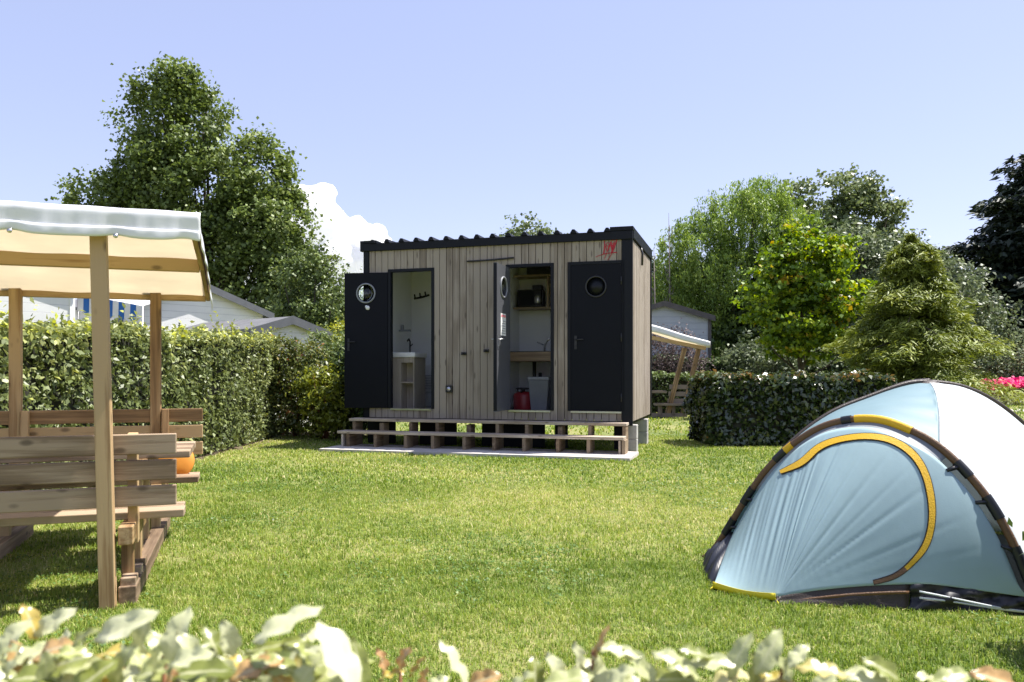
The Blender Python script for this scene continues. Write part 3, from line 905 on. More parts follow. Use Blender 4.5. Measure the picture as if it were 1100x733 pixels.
lbeam('tread', (XA, -.17, .445), (XB, -.17, .445), .26, .042, M['step_wood'], st)
lbeam('tread', (XA - .06, -.44, .265), (XB + .0, -.44, .265), .26, .042, M['step_wood'], st)
k_ = 0
for s in np.linspace(XA + .10, XB - .03, 10):
    j = random.uniform(-.03, .03)
    beam('stringer', (s + j, -.30, .21), (s + j, -.04, .21), .05, .42, M['step_dark'], st) if k_ % 3 != 1 else beam('stringer', (s + j, -.27, .20), (s + j, -.06, .20), .07, .40, M['step_dark'], st)
    beam('stringer', (s + .03 + j, -.56, .14), (s + .03 + j, -.31, .14), .05, .205, M['step_dark'], st)
    k_ += 1
for s in (XA + .02, XB - .06):
    beam('end_panel', (s, -.56, .13), (s, -.31, .13), .03, .21, M['step_wood'], st)
mb = MB()
mb.box((-.24, -1.02, -.05), (CW + .13, -.10, .045))
Pm = mb.build('paving', M['slab']); Pm.location = (CLp.x, CLp.y, 0); Pm.rotation_euler = (0, 0, -ANG); tag(Pm, kind='structure')


for pa, pb in ((386, 416), (443, 483), (511, 580), (591, 605), (656, 673)):
    f_ = MB(); f_.box((fx(pa), .30, .03), (fx(pb), .33, ZB - .052)); f_.build('underfloor_shade', M['anthracite'], cab)  # dark sheets added in place of the shade under the cabin floor


def block_stack(lx, ly, label, nb, w=.2):
    p = toW @ Vector((lx, ly, 0)); t = thing('concrete_block', label, 'block', p, -ANG, 'concrete blocks carrying the cabin')
    z = 0
    hs = (ZB - .052) / nb
    for k in range(nb):
        b = MB(); b.box((-w / 2, -w / 2 * .8, z + .002), (w / 2, w / 2 * .8, z + hs)); b.build('course', M['concrete'], t, bevel=.01); z += hs
    return t


block_stack(CW - .02, .13, 'pale concrete block stack under the near right cabin corner', 2, .2)
block_stack(CW - .08, 1.65, 'darker concrete block stack under the far end of the cabin side', 2, .26)
block_stack(.35, 1.9, 'concrete block stack under the rear left of the cabin, behind the steps', 2, .26)

# ================================================================== PICNIC TABLE WITH CANOPY (near)
TH = R(19)
e1 = Vector((math.cos(TH), math.sin(TH), 0)); e2 = Vector((-math.sin(TH), math.cos(TH), 0))
P0 = Vector((-2.055, 4.06, 0))
pg = thing('picnic_pergola', 'wooden picnic table with high back benches under a white canopy', 'picnic table', P0, TH)
# local frame: x along the benches (right +), y away from camera, z up
PX0, PX1 = -1.33, .335       # seats' ends
FR_ = (-.93, 0.0)           # the two end frames
w_, pw = M['pine'], M['pine_weather']
for fxp in FR_:
    beam('post', (fxp, -.02, 0), (fxp - .045, -.02, 1.95), .075, .075, w_, pg, up=(0, 1, 0))
    beam('post', (fxp + .03, 2.12, 0), (fxp + .03, 2.12, 1.915), .075, .075, w_, pg, up=(0, 1, 0))
    beam('ground_beam', (fxp + .085, .0, .05), (fxp + .085, 2.2, .05), .085, .10, pw, pg)
    for y in (.02, .25, .45, 2.05):
        beam('foot_block', (fxp + .086, y, .085), (fxp + .086, y + .11, .085), .075, .11, pw, pg)
    beam('seat_joist', (fxp + .08, -.03, .365), (fxp + .08, .60, .365), .07, .095, w_, pg)
    beam('seat_joist', (fxp + .08, 1.55, .365), (fxp + .08, 2.15, .365), .07, .095, w_, pg)
    beam('leg', (fxp + .07, .16, 0), (fxp + .07, .16, .32), .06, .06, w_, pg, up=(0, 1, 0))
    beam('leg', (fxp + .07, .50, 0), (fxp + .07, .50, .32), .06, .06, w_, pg, up=(0, 1, 0))
    beam('leg', (fxp + .07, 1.68, 0), (fxp + .07, 1.68, .32), .06, .06, w_, pg, up=(0, 1, 0))
    beam('leg', (fxp + .03, .90, 0), (fxp + .03, .90, .665), .07, .07, w_, pg, up=(0, 1, 0))
    beam('leg', (fxp + .03, 1.28, 0), (fxp + .03, 1.28, .665), .07, .07, w_, pg, up=(0, 1, 0))
    beam('table_joist', (fxp + .08, .72, .64), (fxp + .08, 1.42, .64), .06, .08, w_, pg)
    beam('back_stile', (fxp + .10, .145, .30), (fxp + .10, .09, .88), .05, .06, w_, pg, up=(0, 1, 0))
    beam('back_stile', (fxp + .10, 2.03, .30), (fxp + .10, 2.08, .92), .05, .06, w_, pg, up=(0, 1, 0))
# near bench backrest rails (towards camera), seat, table, far bench
for z in (.825, .690, .555):
    yy = .045 + (.88 - z) * .02
    beam('back_rail', (PX0, yy, z), (PX1 - .02, yy, z), .035, .105, pw, pg)
for z in (.87, .745, .615):
    beam('back_rail', (PX0, 2.11 - .0, z), (PX1 + .03, 2.11, z), .035, .10, w_, pg)
beam('seat_plank', (PX0, .235, .435), (PX1 + .01, .235, .435), .14, .042, pw, pg)
beam('seat_plank', (PX0, .385, .435), (PX1 + .0, .385, .435), .145, .042, pw, pg)
beam('seat_plank', (PX0, 1.66, .435), (PX1 + .02, 1.66, .435), .14, .042, pw, pg)
beam('seat_plank', (PX0, 1.81, .435), (PX1 + .02, 1.81, .435), .145, .042, pw, pg)
for y in (.80, .945, 1.09, 1.235, 1.38):
    beam('table_plank', (PX0, y, .70), (PX1 + .01, y, .70), .138, .042, pw, pg)
# canopy beams and cloth
RX0, RX1 = PX0 - .05, .385
beam('canopy_beam', (RX0, .02, 1.955), (RX1, .02, 1.955), .05, .085, w_, pg)
beam('canopy_beam', (RX0, 1.08, 1.895), (RX1, 1.08, 1.895), .05, .085, w_, pg)
beam('canopy_beam', (RX0, 2.165, 1.795), (RX1, 2.165, 1.795), .05, .085, w_, pg)
for x in (RX1 + .015, RX0 - .015):
    beam('side_rafter', (x, -.02, 1.96), (x, 1.08, 1.905), .028, .08, w_, pg)
    beam('side_rafter', (x, 1.081, 1.905), (x, 2.22, 1.80), .028, .08, w_, pg)


def roofz(y):
    return 2.012 - .045 * max(y, 0) - .026 * max(y, 0) ** 2


cl = MB()
cl.grid(lambda u, v: Vector((RX0 - .03 + (RX1 - RX0 + .06) * u, -.10 + 2.33 * v, roofz(-.10 + 2.33 * v) + .004 * math.sin(u * 23))), 30, 20)
cl.build('canopy_cloth', M['canvas'], pg, solid=.003)
cl = MB()   # front valance, softly wrinkled


def val(u, v):
    pull = sum(math.exp(-((u - c) / .035) ** 2) for c in (.19, .545, .79, .96))
    wr = math.sin(u * 140) * .0012 + math.sin(u * 61 + v * 5) * .0025
    x = RX0 - .045 + (RX1 - RX0 + .10) * u
    rad = .035
    a = min(v / .35, 1.0) * math.pi / 2
    y = -.095 - rad * math.sin(a) + wr * v + .016 * pull * v
    z = roofz(0) + .010 - rad * (1 - math.cos(a)) - max(0, v - .35) / .65 * (.120 - .016 * pull) + .0012 * math.sin(u * 37)
    return Vector((x, y, z))


cl.grid(val, 120, 14)
cl.build('front_valance', M['pvc'], pg, solid=.004)
cl = MB()   # stitched hem along the valance's lower edge
cl.grid(lambda u, v: val(u, .72 + .285 * v) + Vector((0, -.0075 - .002 * math.sin(v * math.pi), 0)), 120, 4)
cl.build('valance_hem', M['pvc'], pg, solid=.004)
cl = MB()
cl.grid(lambda u, v: Vector((RX1 + .034 + .014 * math.sin(v * 1.6) + .004 * math.sin(u * 30), -.115 + 2.35 * u, roofz(-.115 + 2.35 * u) + .012 - (.10 + .02 * math.sin(u * 9)) * v)), 30, 5)
cl.build('side_valance', M['pvc'], pg, solid=.004)
cl = MB()
for c in (.19, .545, .79):
    x = RX0 - .045 + (RX1 - RX0 + .10) * c; disc(cl, x, 1.876, -.132, .011, .006)
cl.build('eyelet', M['steel'], pg)
# orange cloth on the far seat
oc_base = P0 + e1 * .19 + e2 * 1.80
oc = MB()


def cushion(u, v):
    a = u * 2 * math.pi
    s = math.sin(max(v, 0) * math.pi) ** .28 if 0 < v < 1 else 0
    return Vector((.13 * s * math.copysign(abs(math.cos(a)) ** .6, math.cos(a)), .035 * s * math.copysign(abs(math.sin(a)) ** .6, math.sin(a)) + .03 * (v - .5), 0.0 + .21 * v + .012 * math.sin(a * 3)))


oc.grid(cushion, 28, 14)
o = oc.build('orange_cushion', M['orange']); o.location = oc_base + Vector((0, 0, .445)); o.rotation_euler = (R(-8), 0, TH)
tag(o, 'bright orange cushion propped on the far picnic bench seat', 'cushion')

# ================================================================== TENT
FL, FRr = Vector((1.28, 5.15, 0)), Vector((2.62, 3.93, 0))
tdir = (FRr - FL).normalized(); tn = Vector((-tdir.y, tdir.x, 0))         # tn points away from the camera
if tn.y < 0: tn = -tn
BR, BL = FRr + tn * 2.08, FL + tn * 2.08
APEX = Vector((2.75, 5.25, 1.135))
HK = [(-.035, -.02), (.0, .02), (.06, .17), (.123, .36), (.2, .57), (.292, .745), (.39, .87), (.48, .925), (.575, .935), (.66, .89), (.74, .81), (.81, .69), (.87, .55), (.92, .385), (.954, .235), (1.0, .0)]


def interp(K, t):
    n = len(K)
    for i in range(n - 1):
        if t <= K[i + 1][0] or i == n - 2:
            t0, t1 = K[i][0], K[i + 1][0]
            s = (t - t0) / (t1 - t0)
            p0 = K[max(i - 1, 0)][1]; p1 = K[i][1]; p2 = K[i + 1][1]; p3 = K[min(i + 2, n - 1)][1]
            m1 = (p2 - p0) / max(K[i + 1][0] - K[max(i - 1, 0)][0], 1e-6) * (t1 - t0)
            m2 = (p3 - p1) / max(K[min(i + 2, n - 1)][0] - K[i][0], 1e-6) * (t1 - t0)
            return (2 * s ** 3 - 3 * s * s + 1) * p1 + (s ** 3 - 2 * s * s + s) * m1 + (-2 * s ** 3 + 3 * s * s) * p2 + (s ** 3 - s * s) * m2


def hoop(t, sc=1.0, off=0.0):
    b = FL.lerp(FRr, .5 + (t - .5) * (sc * .985 if sc < 1 else 1))
    return b + Vector((0, 0, max(interp(HK, t), -.02) * sc)) + tn * off


PK_FL = [(998, 411.5, 5.25), (974, 413.5, 5.25), (935, 427, 5.24), (890, 446, 5.22), (846, 480, 5.20), (810, 523, 5.18), (782, 567, 5.16), (763, 601, 5.15)]
PK_BR = [(998, 411.5, 5.25), (1031, 416, 5.27), (1061, 428, 5.30), (1090, 448, 5.33), (1118, 476, 5.37), (1145, 515, 5.42), (1165, 552, 5.46), (1176, 588, 5.48)]


def along(K, t):
    n = len(K) - 1; i = min(int(t * n), n - 1); f = t * n - i
    p = [K[max(i - 1, 0)], K[i], K[i + 1], K[min(i + 2, n)]]
    q = [.5 * (2 * b + (c - a) * f + (2 * a - 5 * b + 4 * c - d) * f * f + (-a + 3 * b - 3 * c + d) * f ** 3) for a, b, c, d in zip(*p)]
    return at(*q)


def arc(foot, t):
    """pole from apex (t=0) to the foot (t=1)"""
    if foot is FL: return along(PK_FL, t)
    if foot is BR: return along(PK_BR, t)
    a = t * math.pi / 2
    p = APEX.lerp(foot, math.sin(a) ** 1.0)
    p.z = APEX.z * math.cos(a) ** .9 if t < 1 else 0.02
    return p


tent = thing('dome_tent', 'pale blue and white dome tent with yellow edged door', 'tent', (2.5, 5.0, 0))
TI = Matrix.Translation((-2.5, -5.0, 0))


def tb(mb, name, mat, solid=.003, parent=tent):
    mb.v = [tuple(TI @ Vector(p)) for p in mb.v]
    return mb.build(name, mat, parent, solid=solid)


SE = .74
side_out = tdir


def curveA(t):
    """seam from apex to hoop(SE), then the hoop's right leg"""
    if t < .42:
        s = t / .42
        p = APEX.lerp(hoop(SE, 1, .02), s); p.z += .055 * math.sin(s * math.pi)
        return p + tdir * .02 * math.sin(s * math.pi)
    s = (t - .42) / .58
    return hoop(SE + (1 - SE) * s ** .9, 1, .02)


def curveB(t): return arc(BR, t)


def panel_white(u, v):
    a, b = curveA(v), curveB(v)
    p = a.lerp(b, u)
    k = math.sin(u * math.pi) * math.sin(min(v * 1.1, 1) * math.pi * .5)
    return p + (tdir * .10 + Vector((0, 0, .05))) * k * (1 - .3 * v) + Vector((0, 0, .004 * math.sin(u * 20 + v * 9)))


mb = MB(); mb.grid(panel_white, 30, 36); tb(mb, 'side_panel', M['tent_white'])


def panel_upper(u, v):
    """u: from FL (0) to seam (1); v from pole (0) to hoop (1)"""
    a = arc(FL, 1 - u); b = hoop(SE * u, 1, .02)
    p = a.lerp(b, v)
    sag = math.sin(v * math.pi) * u
    if u > .999: return curveA(.42 * v)
    p = p + Vector((0, 0, .030 * sag)) + tn * (-.03 * sag)
    if u > .75: p = p.lerp(curveA(.42 * v), ((u - .75) / .25) ** 2)
    wr = math.sin(v * 30 + u * 8) * .006 * max(0, (u - .6) / .4) * math.sin(v * math.pi)
    return p + Vector((0, 0, wr))


mb = MB(); mb.grid(panel_upper, 40, 24); tb(mb, 'front_top_panel', M['tent_blue_shaded'])
mb = MB(); mb.grid(lambda u, v: arc(FL, v).lerp(arc(BL, v), u) - tdir * .10 * math.sin(u * math.pi) * v, 16, 16); tb(mb, 'left_panel', M['tent_blue'])
mb = MB(); mb.grid(lambda u, v: arc(BL, v).lerp(arc(BR, v), u) + tn * .10 * math.sin(u * math.pi) * v, 16, 16); tb(mb, 'back_panel', M['tent_white'])

V1, V2 = Vector((1.105, 4.36, .035)), Vector((1.375, 4.145, .03))
VR = Vector((2.60, 3.955, .06))


def gnd(u):
    if u < .34: 
        p = V1.lerp(V2, u / .34); p.z += -.015 * math.sin(u / .34 * math.pi); return p
    if u < .56: return V2 + (VR - V2) * .02 * ((u - .34) / .22)
    s = (u - .56) / .44
    p = V2.lerp(VR, .02 + .98 * s)
    p.z = .03 + .105 * math.sin(min(s * 1.35, 1.0) ** .8 * math.pi * .5) * (1 - .55 * max(0, (s - .6) / .4)) 
    return p - tn * .02 * math.sin(s * math.pi)


rngf = np.random.default_rng(5)
FK = [(rngf.uniform(60, 260), rngf.uniform(0, 6.28), rngf.uniform(.3, 1)) for _ in range(9)]


CRE = [(.10, .035, .014), (.20, .03, .012), (.33, .03, .010), (.52, .03, .012), (.78, .03, .022), (.93, .025, .014), (1.08, .03, .020), (1.22, .02, .012), (1.36, .02, .010)]


def vest(u, v):
    """u across, v from hoop (0) to ground (1)"""
    t = .075 + .91 * (u ** .92)
    top = hoop(t, .955, -.02 - .05 * math.sin(u * math.pi))
    g_ = gnd(u)
    p = top.lerp(g_, v)
    b = math.sin(v ** .8 * math.pi) * (.3 + .7 * math.sin(u * math.pi))
    p += (-tn * .035 + Vector((0, 0, .012))) * b
    env = .75 * math.sin(min(1, v * 1.02) * math.pi) * math.exp(-((u - .26) / .20) ** 2)
    fold = sum(a * math.sin(k * u + ph) for k, ph, a in FK) * .0024
    fold += -.020 * max(0, 1 - abs(u - .43) / .012) - .014 * max(0, 1 - abs(u - .515) / .010) - .012 * max(0, 1 - abs(u - .30) / .008) + .012 * max(0, 1 - abs(u - .20) / .012) - .010 * max(0, 1 - abs(u - .36) / .007)
    p += -tn * fold * (env * 1.0)
    d_ = p - V2
    a_, b_ = d_.dot(tdir), d_.z
    r_ = math.hypot(a_, b_); an = math.atan2(b_, a_)
    w_ = min(r_ / .12, 1.0) * max(0.0, 1 - r_ / .95) * math.sin(min(1, v) * math.pi * .97 + .05)
    cr = 0.0
    for c0, wd, am in CRE: cr += .6 * am * max(0.0, 1 - abs(an - c0) / wd)
    cr += .0016 * math.sin(an * 31) * math.exp(-(an - .6) ** 2 * 3)
    p += -tn * (-cr) * max(w_, 0)
    return p


mb = MB(); mb.grid(vest, 300, 44)
bv = BVHTree.FromPolygons([Vector(p) for p in mb.v], [tuple(f_) for f_ in mb.f])
tb(mb, 'vestibule_panel', M['tent_blue'], .002)
# hem between the two front pegs
mb = MB(); mb.grid(lambda u, v: gnd(.34 * u) + Vector((0, 0, .022 - .035 * v)) - tn * (.012), 14, 2); tb(mb, 'front_hem', M['lemon'], .004)


def onvest(px, py, off):
    o_, d_ = Vector((0, 0, CAMZ)), Vector(((px - CX) / FPX, 1, -(py - HY) / FPX)).normalized()
    loc, nrm_, i, dist = bv.ray_cast(o_, d_)
    if loc is None: return None
    if nrm_.dot(d_) > 0: nrm_ = -nrm_
    return loc + nrm_ * off, nrm_


def catmull(pts, sub=8):
    out = []
    for i in range(len(pts) - 1):
        p0, p1, p2, p3 = pts[max(i - 1, 0)], pts[i], pts[i + 1], pts[min(i + 2, len(pts) - 1)]
        for k in range(sub):
            s = k / sub
            out.append(tuple(.5 * (2 * b + (c - a) * s + (2 * a - 5 * b + 4 * c - d) * s * s + (-a + 3 * b - 3 * c + d) * s ** 3) for a, b, c, d in zip(p0, p1, p2, p3)))
    out.append(pts[-1])
    return out


zp = [(839, 508, 3.5), (862, 497.5, 7), (880, 481.5, 6.5), (902, 473, 6), (931, 469.5, 6), (957, 473.5, 6.5), (979, 487, 7), (993, 508, 7), (1000, 536, 7), (1000.5, 562, 6.5), (994, 586, 6.5), (979, 605, 5), (961, 619, 4.5), (938, 626, 3.5)]
zc = catmull(zp, 8)


def zip_strip(name, mat, grow, off, i0=0, i1=None):
    mb = MB(); vs_ = []; pr_ = None
    seq = zc[i0:i1]
    for i, (x, y, w) in enumerate(seq):
        a, b = seq[max(i - 1, 0)], seq[min(i + 1, len(seq) - 1)]
        tx, ty = b[0] - a[0], b[1] - a[1]; l_ = math.hypot(tx, ty); nx_, ny_ = -ty / l_, tx / l_
        row = []
        for s in (-1, 0, 1):
            h_ = onvest(x + nx_ * (w / 2 + grow) * s, y + ny_ * (w / 2 + grow) * s, off)
            row.append(h_[0] if h_ else None)
        if None in row: continue
        vs_ += row
    n = len(vs_) // 3
    vs_ = [Vector(p) for p in vs_]
    for it in range(3):
        q_ = [p.copy() for p in vs_]
        for i in range(1, n - 1):
            for c in range(3): vs_[3 * i + c] = (q_[3 * i + c] * 2 + q_[3 * i - 3 + c] + q_[3 * i + 3 + c]) / 4
    mb.add(vs_, [(3 * i + c, 3 * i + c + 1, 3 * i + c + 4, 3 * i + c + 3) for i in range(n - 1) for c in (0, 1)], 0, True)
    return tb(mb, name, mat, 0)


zip_strip('zip_edging', M['tent_dark'], 1.2, .004)
zip_strip('door_zip', M['yellow'], 0, .008, 0, 92)
zip_strip('door_zip_tail', M['tent_brown'], 0, .008, 91)
# grey band along the top between hoop and door
mb = MB()


def band(u, v):
    t = .17 + .60 * u
    uu = ((t - .075) / .91) ** (1 / .92)
    p = hoop(t, 1.0, .004).lerp(vest(uu, .012), v)
    return p + tn * .004


mb.grid(band, 50, 8); tb(mb, 'door_hood', M['tent_grey'], .002)
# pole sleeves


def sleeve(name, t0, t1, mat, w=.026, h=.017, off=-.012, n=40):
    mb = MB()
    def fn(u, v):
        t = t0 + (t1 - t0) * u; a = v * 2 * math.pi
        c = hoop(t, 1, off); d_ = (hoop(min(t + .01, 1), 1, off) - hoop(max(t - .01, -.03), 1, off)).normalized()
        n1 = tn; n2 = d_.cross(tn)
        return c + n2 * w * math.cos(a) + n1 * h * math.sin(a)
    mb.grid(fn, n, 10); tb(mb, name, mat, 0)


sleeve('pole_sleeve', -.03, 1.0, M['tent_brown'], .021, .014, -.012, 70)
sleeve('pole_band', .505, .67, M['yellow'], .025, .018, -.014)
sleeve('pole_band', .27, .305, M['yellow'], .024, .017, -.014, 8)
for t_ in (.465, .245, .79, .865, .935, .06, .13): sleeve('pole_clip', t_, t_ + (.035 if t_ < .3 or t_ > .7 else .03), M['tent_black'], .026, .02, -.013, 6)
for t_ in (.075, .14, .80, .875, .94):
    uu = min(max((t_ + (.01 if t_ < .5 else -.01) - .075) / .91, .001), .999) ** (1 / .92)
    a, b = hoop(t_, 1, -.015), vest(uu, .02)
    mb = MB(); mb.tube([a, b], [.014, .010], 6); tb(mb, 'strap', M['tent_black'], 0)
mb = MB(); q = [hoop(t_, .935, -.03) for t_ in np.linspace(.08, .985, 60)]
mb.tube(q, .007, 6); tb(mb, 'panel_piping', M['tent_dark'], 0)
for ft, nm in ((FL, 0), (BR, 1), (BL, 2)):
    mb = MB(); mb.tube([arc(ft, t_) + Vector((0, 0, .008)) for t_ in np.linspace(.0, 1, 30)], .016, 8); tb(mb, 'pole_sleeve', M['tent_dark'], 0)
mb = MB(); mb.tube([curveA(t_) + tdir * .002 for t_ in np.linspace(0, .42, 16)], .004, 6); tb(mb, 'seam', M['tent_grey'], 0)
mb = MB(); mb.grid(lambda u, v: Vector((0, 0, 0)) + APEX + Vector(((u - .5) * .16, (v - .5) * .14, .012 - .25 * ((u - .5) ** 2 + (v - .5) ** 2) * .5)), 8, 8); tb(mb, 'crown_patch', M['tent_dark'], .004)
# dark skirts under the vestibule and inner groundsheet at the left foot


def skirt(u0, u1, name, mat, wob, topz=0, n=40):
    mb = MB()
    def fn(u, v):
        uu = u0 + (u1 - u0) * u
        g_ = gnd(uu); z0 = g_.z + .012 - topz
        p = Vector((g_.x, g_.y, z0 * (1 - v) + .0 * v)) + tn * (.012) - tn * (.05 * v) 
        return p - tn * wob * (math.sin(u * 13 + v * 7) + math.sin(u * 29 - v * 4) * .6) * math.sin(v * math.pi)
    mb.grid(fn, n, 10); return tb(mb, name, mat, .002)


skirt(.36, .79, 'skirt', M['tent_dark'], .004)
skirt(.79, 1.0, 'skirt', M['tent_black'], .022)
mb = MB(); mb.grid(lambda u, v: gnd(.57 + .22 * u) + Vector((0, 0, -.03 - .016 * v)) - tn * .016, 20, 1); tb(mb, 'skirt_trim', M['tent_brown'], .003)
mb = MB()
for cz, am in ((.05, .03), (.085, .02)):
    mb.tube([gnd(.80 + .2 * s) * 1.0 - tn * .035 + Vector((0, 0, -gnd(.80 + .2 * s).z + cz * (1 - s) ** 1.4 + .02 + am * .2 * math.sin(s * 5))) for s in np.linspace(.05, .98, 20)], .005, 6)
tb(mb, 'skirt_cord', M['tent_white'], 0)
mb = MB()
c_ = [hoop(.0, 1, .0) + Vector((-.03, -.02, .015)), hoop(.075, .955, -.02), V1 + Vector((0, .0, -.03)), V1 + (FL - V1) * .6 + Vector((-.07, -.02, -.02))]
mb.grid(lambda u, v: c_[0].lerp(c_[1], u).lerp(c_[3].lerp(c_[2], u), v) + Vector((0, 0, .05 * math.sin(u * 3.1) * math.sin(v * 3.1) + .012 * math.sin(u * 17 + v * 11))), 16, 16); tb(mb, 'inner_groundsheet', M['tent_black'], .003)
mb = MB(); mb.add([FL + Vector((.05, 0, .012)), FRr + Vector((-.03, 0, .012)), BR + Vector((-.05, 0, .012)), BL + Vector((0, -.05, .012))], [(0, 1, 2, 3)]); tb(mb, 'groundsheet', M['tent_black'], .004)
mb = MB()
for p, d_ in ((V1, Vector((-.06, -.03, -.05))), (V2, Vector((.0, -.07, -.05)))):
    mb.tube([p + Vector((0, 0, -.01)), p + d_ * .6, p + d_ * 1.1], [.006, .004, .004], 6)
tb(mb, 'peg_loop', M['lemon'], 0)

# ================================================================== HOUSES, AWNING, SHED
def house(name, label, Rp, u, v, width, depth, eave, ridge, wallm, roofm, trimm, over=.18, windows=()):
    """gable wall from Rp - width*u to Rp; body runs back along v"""
    t = thing(name, label, 'mobile home', (Rp[0], Rp[1], 0), math.atan2(u[1], u[0]))
    # local: x along u (gable from -width to 0), y along v (depth)
    sgn = 1 if (Vector((-u[1], u[0])).dot(Vector(v)) > 0) else -1
    d = depth * sgn
    mb = MB()
    w = width
    vs_ = [(-w, 0, 0), (0, 0, 0), (0, 0, eave), (-w / 2, 0, ridge), (-w, 0, eave), (-w, d, 0), (0, d, 0), (0, d, eave), (-w / 2, d, ridge), (-w, d, eave)]
    mb.add(vs_, [(0, 1, 2, 3, 4), (9, 8, 7, 6, 5), (1, 6, 7, 2), (5, 0, 4, 9)])
    mb.build('wall', wallm, t)
    rf = MB(); e = over; th = .07
    k = (ridge - eave) / (w / 2)
    for s in (-1, 1):
        xo = -w / 2 + s * (w / 2 + e); zo = eave - k * e + .02
        ya, yb = -e * sgn, d + e * sgn
        a = [(-w / 2, ya, ridge + .02), (xo, ya, zo), (xo, yb, zo), (-w / 2, yb, ridge + .02)]
        rf.add(a + [(x, y, z + th) for x, y, z in a], [(0, 1, 2, 3), (7, 6, 5, 4), (0, 4, 5, 1), (1, 5, 6, 2), (2, 6, 7, 3), (3, 7, 4, 0)])
    rf.build('roof', roofm, t)
    tr = MB()
    for s in (-1, 1):
        xo = -w / 2 + s * (w / 2 + e); zo = eave - k * e
        y0, y1 = -(e + .025) * sgn, -(e + .002) * sgn
        a = [(-w / 2, y0, ridge - .08), (xo, y0, zo - .08), (xo, y0, zo + .10), (-w / 2, y0, ridge + .10)]
        tr.add(a + [(x, y1, z) for x, y, z in a], [(0, 1, 2, 3), (7, 6, 5, 4), (0, 4, 5, 1), (1, 5, 6, 2), (2, 6, 7, 3), (3, 7, 4, 0)])
    for x in (-w, 0):
        tr.box((x - .05, -.03 * sgn if sgn > 0 else 0, 0), (x + .05, 0.03, eave - .03))
    tr.build('trim', trimm, t)
    for (x0, x1, z0, z1) in windows:
        f_ = MB(); y = -.02 * sgn
        for a, b, c_, d_ in ((x0, x1, z0, z0 + .06), (x0, x1, z1 - .06, z1), (x0, x0 + .06, z0 + .061, z1 - .061), (x1 - .06, x1, z0 + .061, z1 - .061)):
            f_.box((a, min(y, 0) - .01, c_), (b, max(y, 0) - .002, d_))
        fr = f_.build('window', M['white'], t)
        g_ = MB(); g_.box((x0 + .061, -.012, z0 + .061), (x1 - .061, -.004, z1 - .061)); g_.build('pane', dk_glass, fr)
    return t


house('mobile_home', 'white sided mobile home with grey gable roof behind the clipped hedge', (-6.84, 22.0), (.6, .8), (-.8, .6), 4.0, 5.0, 2.78, 3.42, M['white_siding'], M['roof_grey'], M['fascia_grey'], .18, ((-3.2, -2.0, 1.0, 2.0),))
house('mobile_home', 'white sided mobile home seen under the picnic canopy at the left edge', (-8.95, 16.2), (.6, .8), (-.8, .6), 4.0, 6.0, 2.95, 3.5, M['white_siding'], M['roof_grey'], M['white'], .10)
house('mobile_home', 'pale blue grey mobile home with low dark roof right of the cabin', (6.45, 26.0), (1, 0), (0, 1), 3.0, 5.0, 2.98, 3.42, M['blue_siding'], M['roof_dark'], M['roof_dark'], .15, ((-2.7, -1.9, 1.2, 2.2),))
house('mobile_home', 'pale mobile home just showing beside the open left cabin door', (-2.0, 27.0), (1, 0), (0, 1), 3.75, 6.0, 2.62, 3.1, M['blue_siding'], M['roof_grey'], M['white'], .1)
house('garden_shed', 'low shed with grey gabled roof between hedge and white mobile home', (-4.15, 17.75), (.62, .78), (-.78, .62), 1.9, 3.3, 2.02, 2.30, M['white_siding'], M['roof_grey'], M['fascia_grey'], .1)['category'] = 'shed'

aw = thing('striped_awning', 'blue and white striped awning between the two white mobile homes', 'awning', (-8.6, 17, 0))
mb = MB()
a0, a1, a2, a3 = at(84, 316, 16.6), at(153, 329, 16.6), at(170, 324, 18.6), at(100, 312, 18.6)
ORG = Vector((-8.6, 17, 0))
nS = 10
for k in range(nS):
    s0, s1 = k / nS, (k + 1) / nS
    mb.add([p - ORG for p in (a0.lerp(a1, s0), a0.lerp(a1, s1), a3.lerp(a2, s1), a3.lerp(a2, s0))], [(0, 1, 2, 3)], 1)
mb.build('roof_cloth', [M['stripe_blue'], M['stripe_white']], aw, solid=.01)
mb = MB()
nS = 11
for k in range(nS):
    s0, s1 = k / nS, (k + 1) / nS
    p, q = a0.lerp(a1, s0) - ORG, a0.lerp(a1, s1) - ORG
    dz = Vector((0, 0, -.34)); sc_ = Vector((0, 0, -.06))
    m_ = (p + q) / 2
    mb.add([p + Vector((0, -.015, 0)), q + Vector((0, -.015, 0)), q + dz + Vector((0, -.03, 0)), m_ + dz + sc_ + Vector((0, -.04, 0)), p + dz + Vector((0, -.03, 0))], [(0, 1, 2, 3, 4)], k % 2)
mb.build('valance', [M['stripe_white'], M['stripe_blue']], aw, solid=.006)
for p in (a0, a1, a3):
    mb = MB(); mb.tube([Vector((p.x, p.y, 0)) - ORG, p - ORG], .02, 8); mb.build('pole', M['steel'], aw)

lp = thing('lamp_post', 'thin pale lamp post beyond the shrubs left of the cabin', 'lamp post', (-6.05, 28, 0))
mb = MB(); mb.tube([(0, 0, 0), (0, 0, 4.4)], [.045, .03], 10); mb.build('pole', M['white'], lp)
mb = MB(); mb.lathe([(.05, 4.4), (.09, 4.46), (.09, 4.5), (.02, 4.56)], None, 12); mb.build('lamp_head', M['grey_plastic'], lp)

# ================================================================== FAR PICNIC TABLE
fp = thing('picnic_pergola', 'small distant picnic table under a tilted white canopy beyond the cabin', 'picnic table', (4.3, 21, 0), R(0))
fo = Vector((4.3, 21, 0))


def fpt(px, py, dy=0): return at(px, py, 21 + dy) - fo


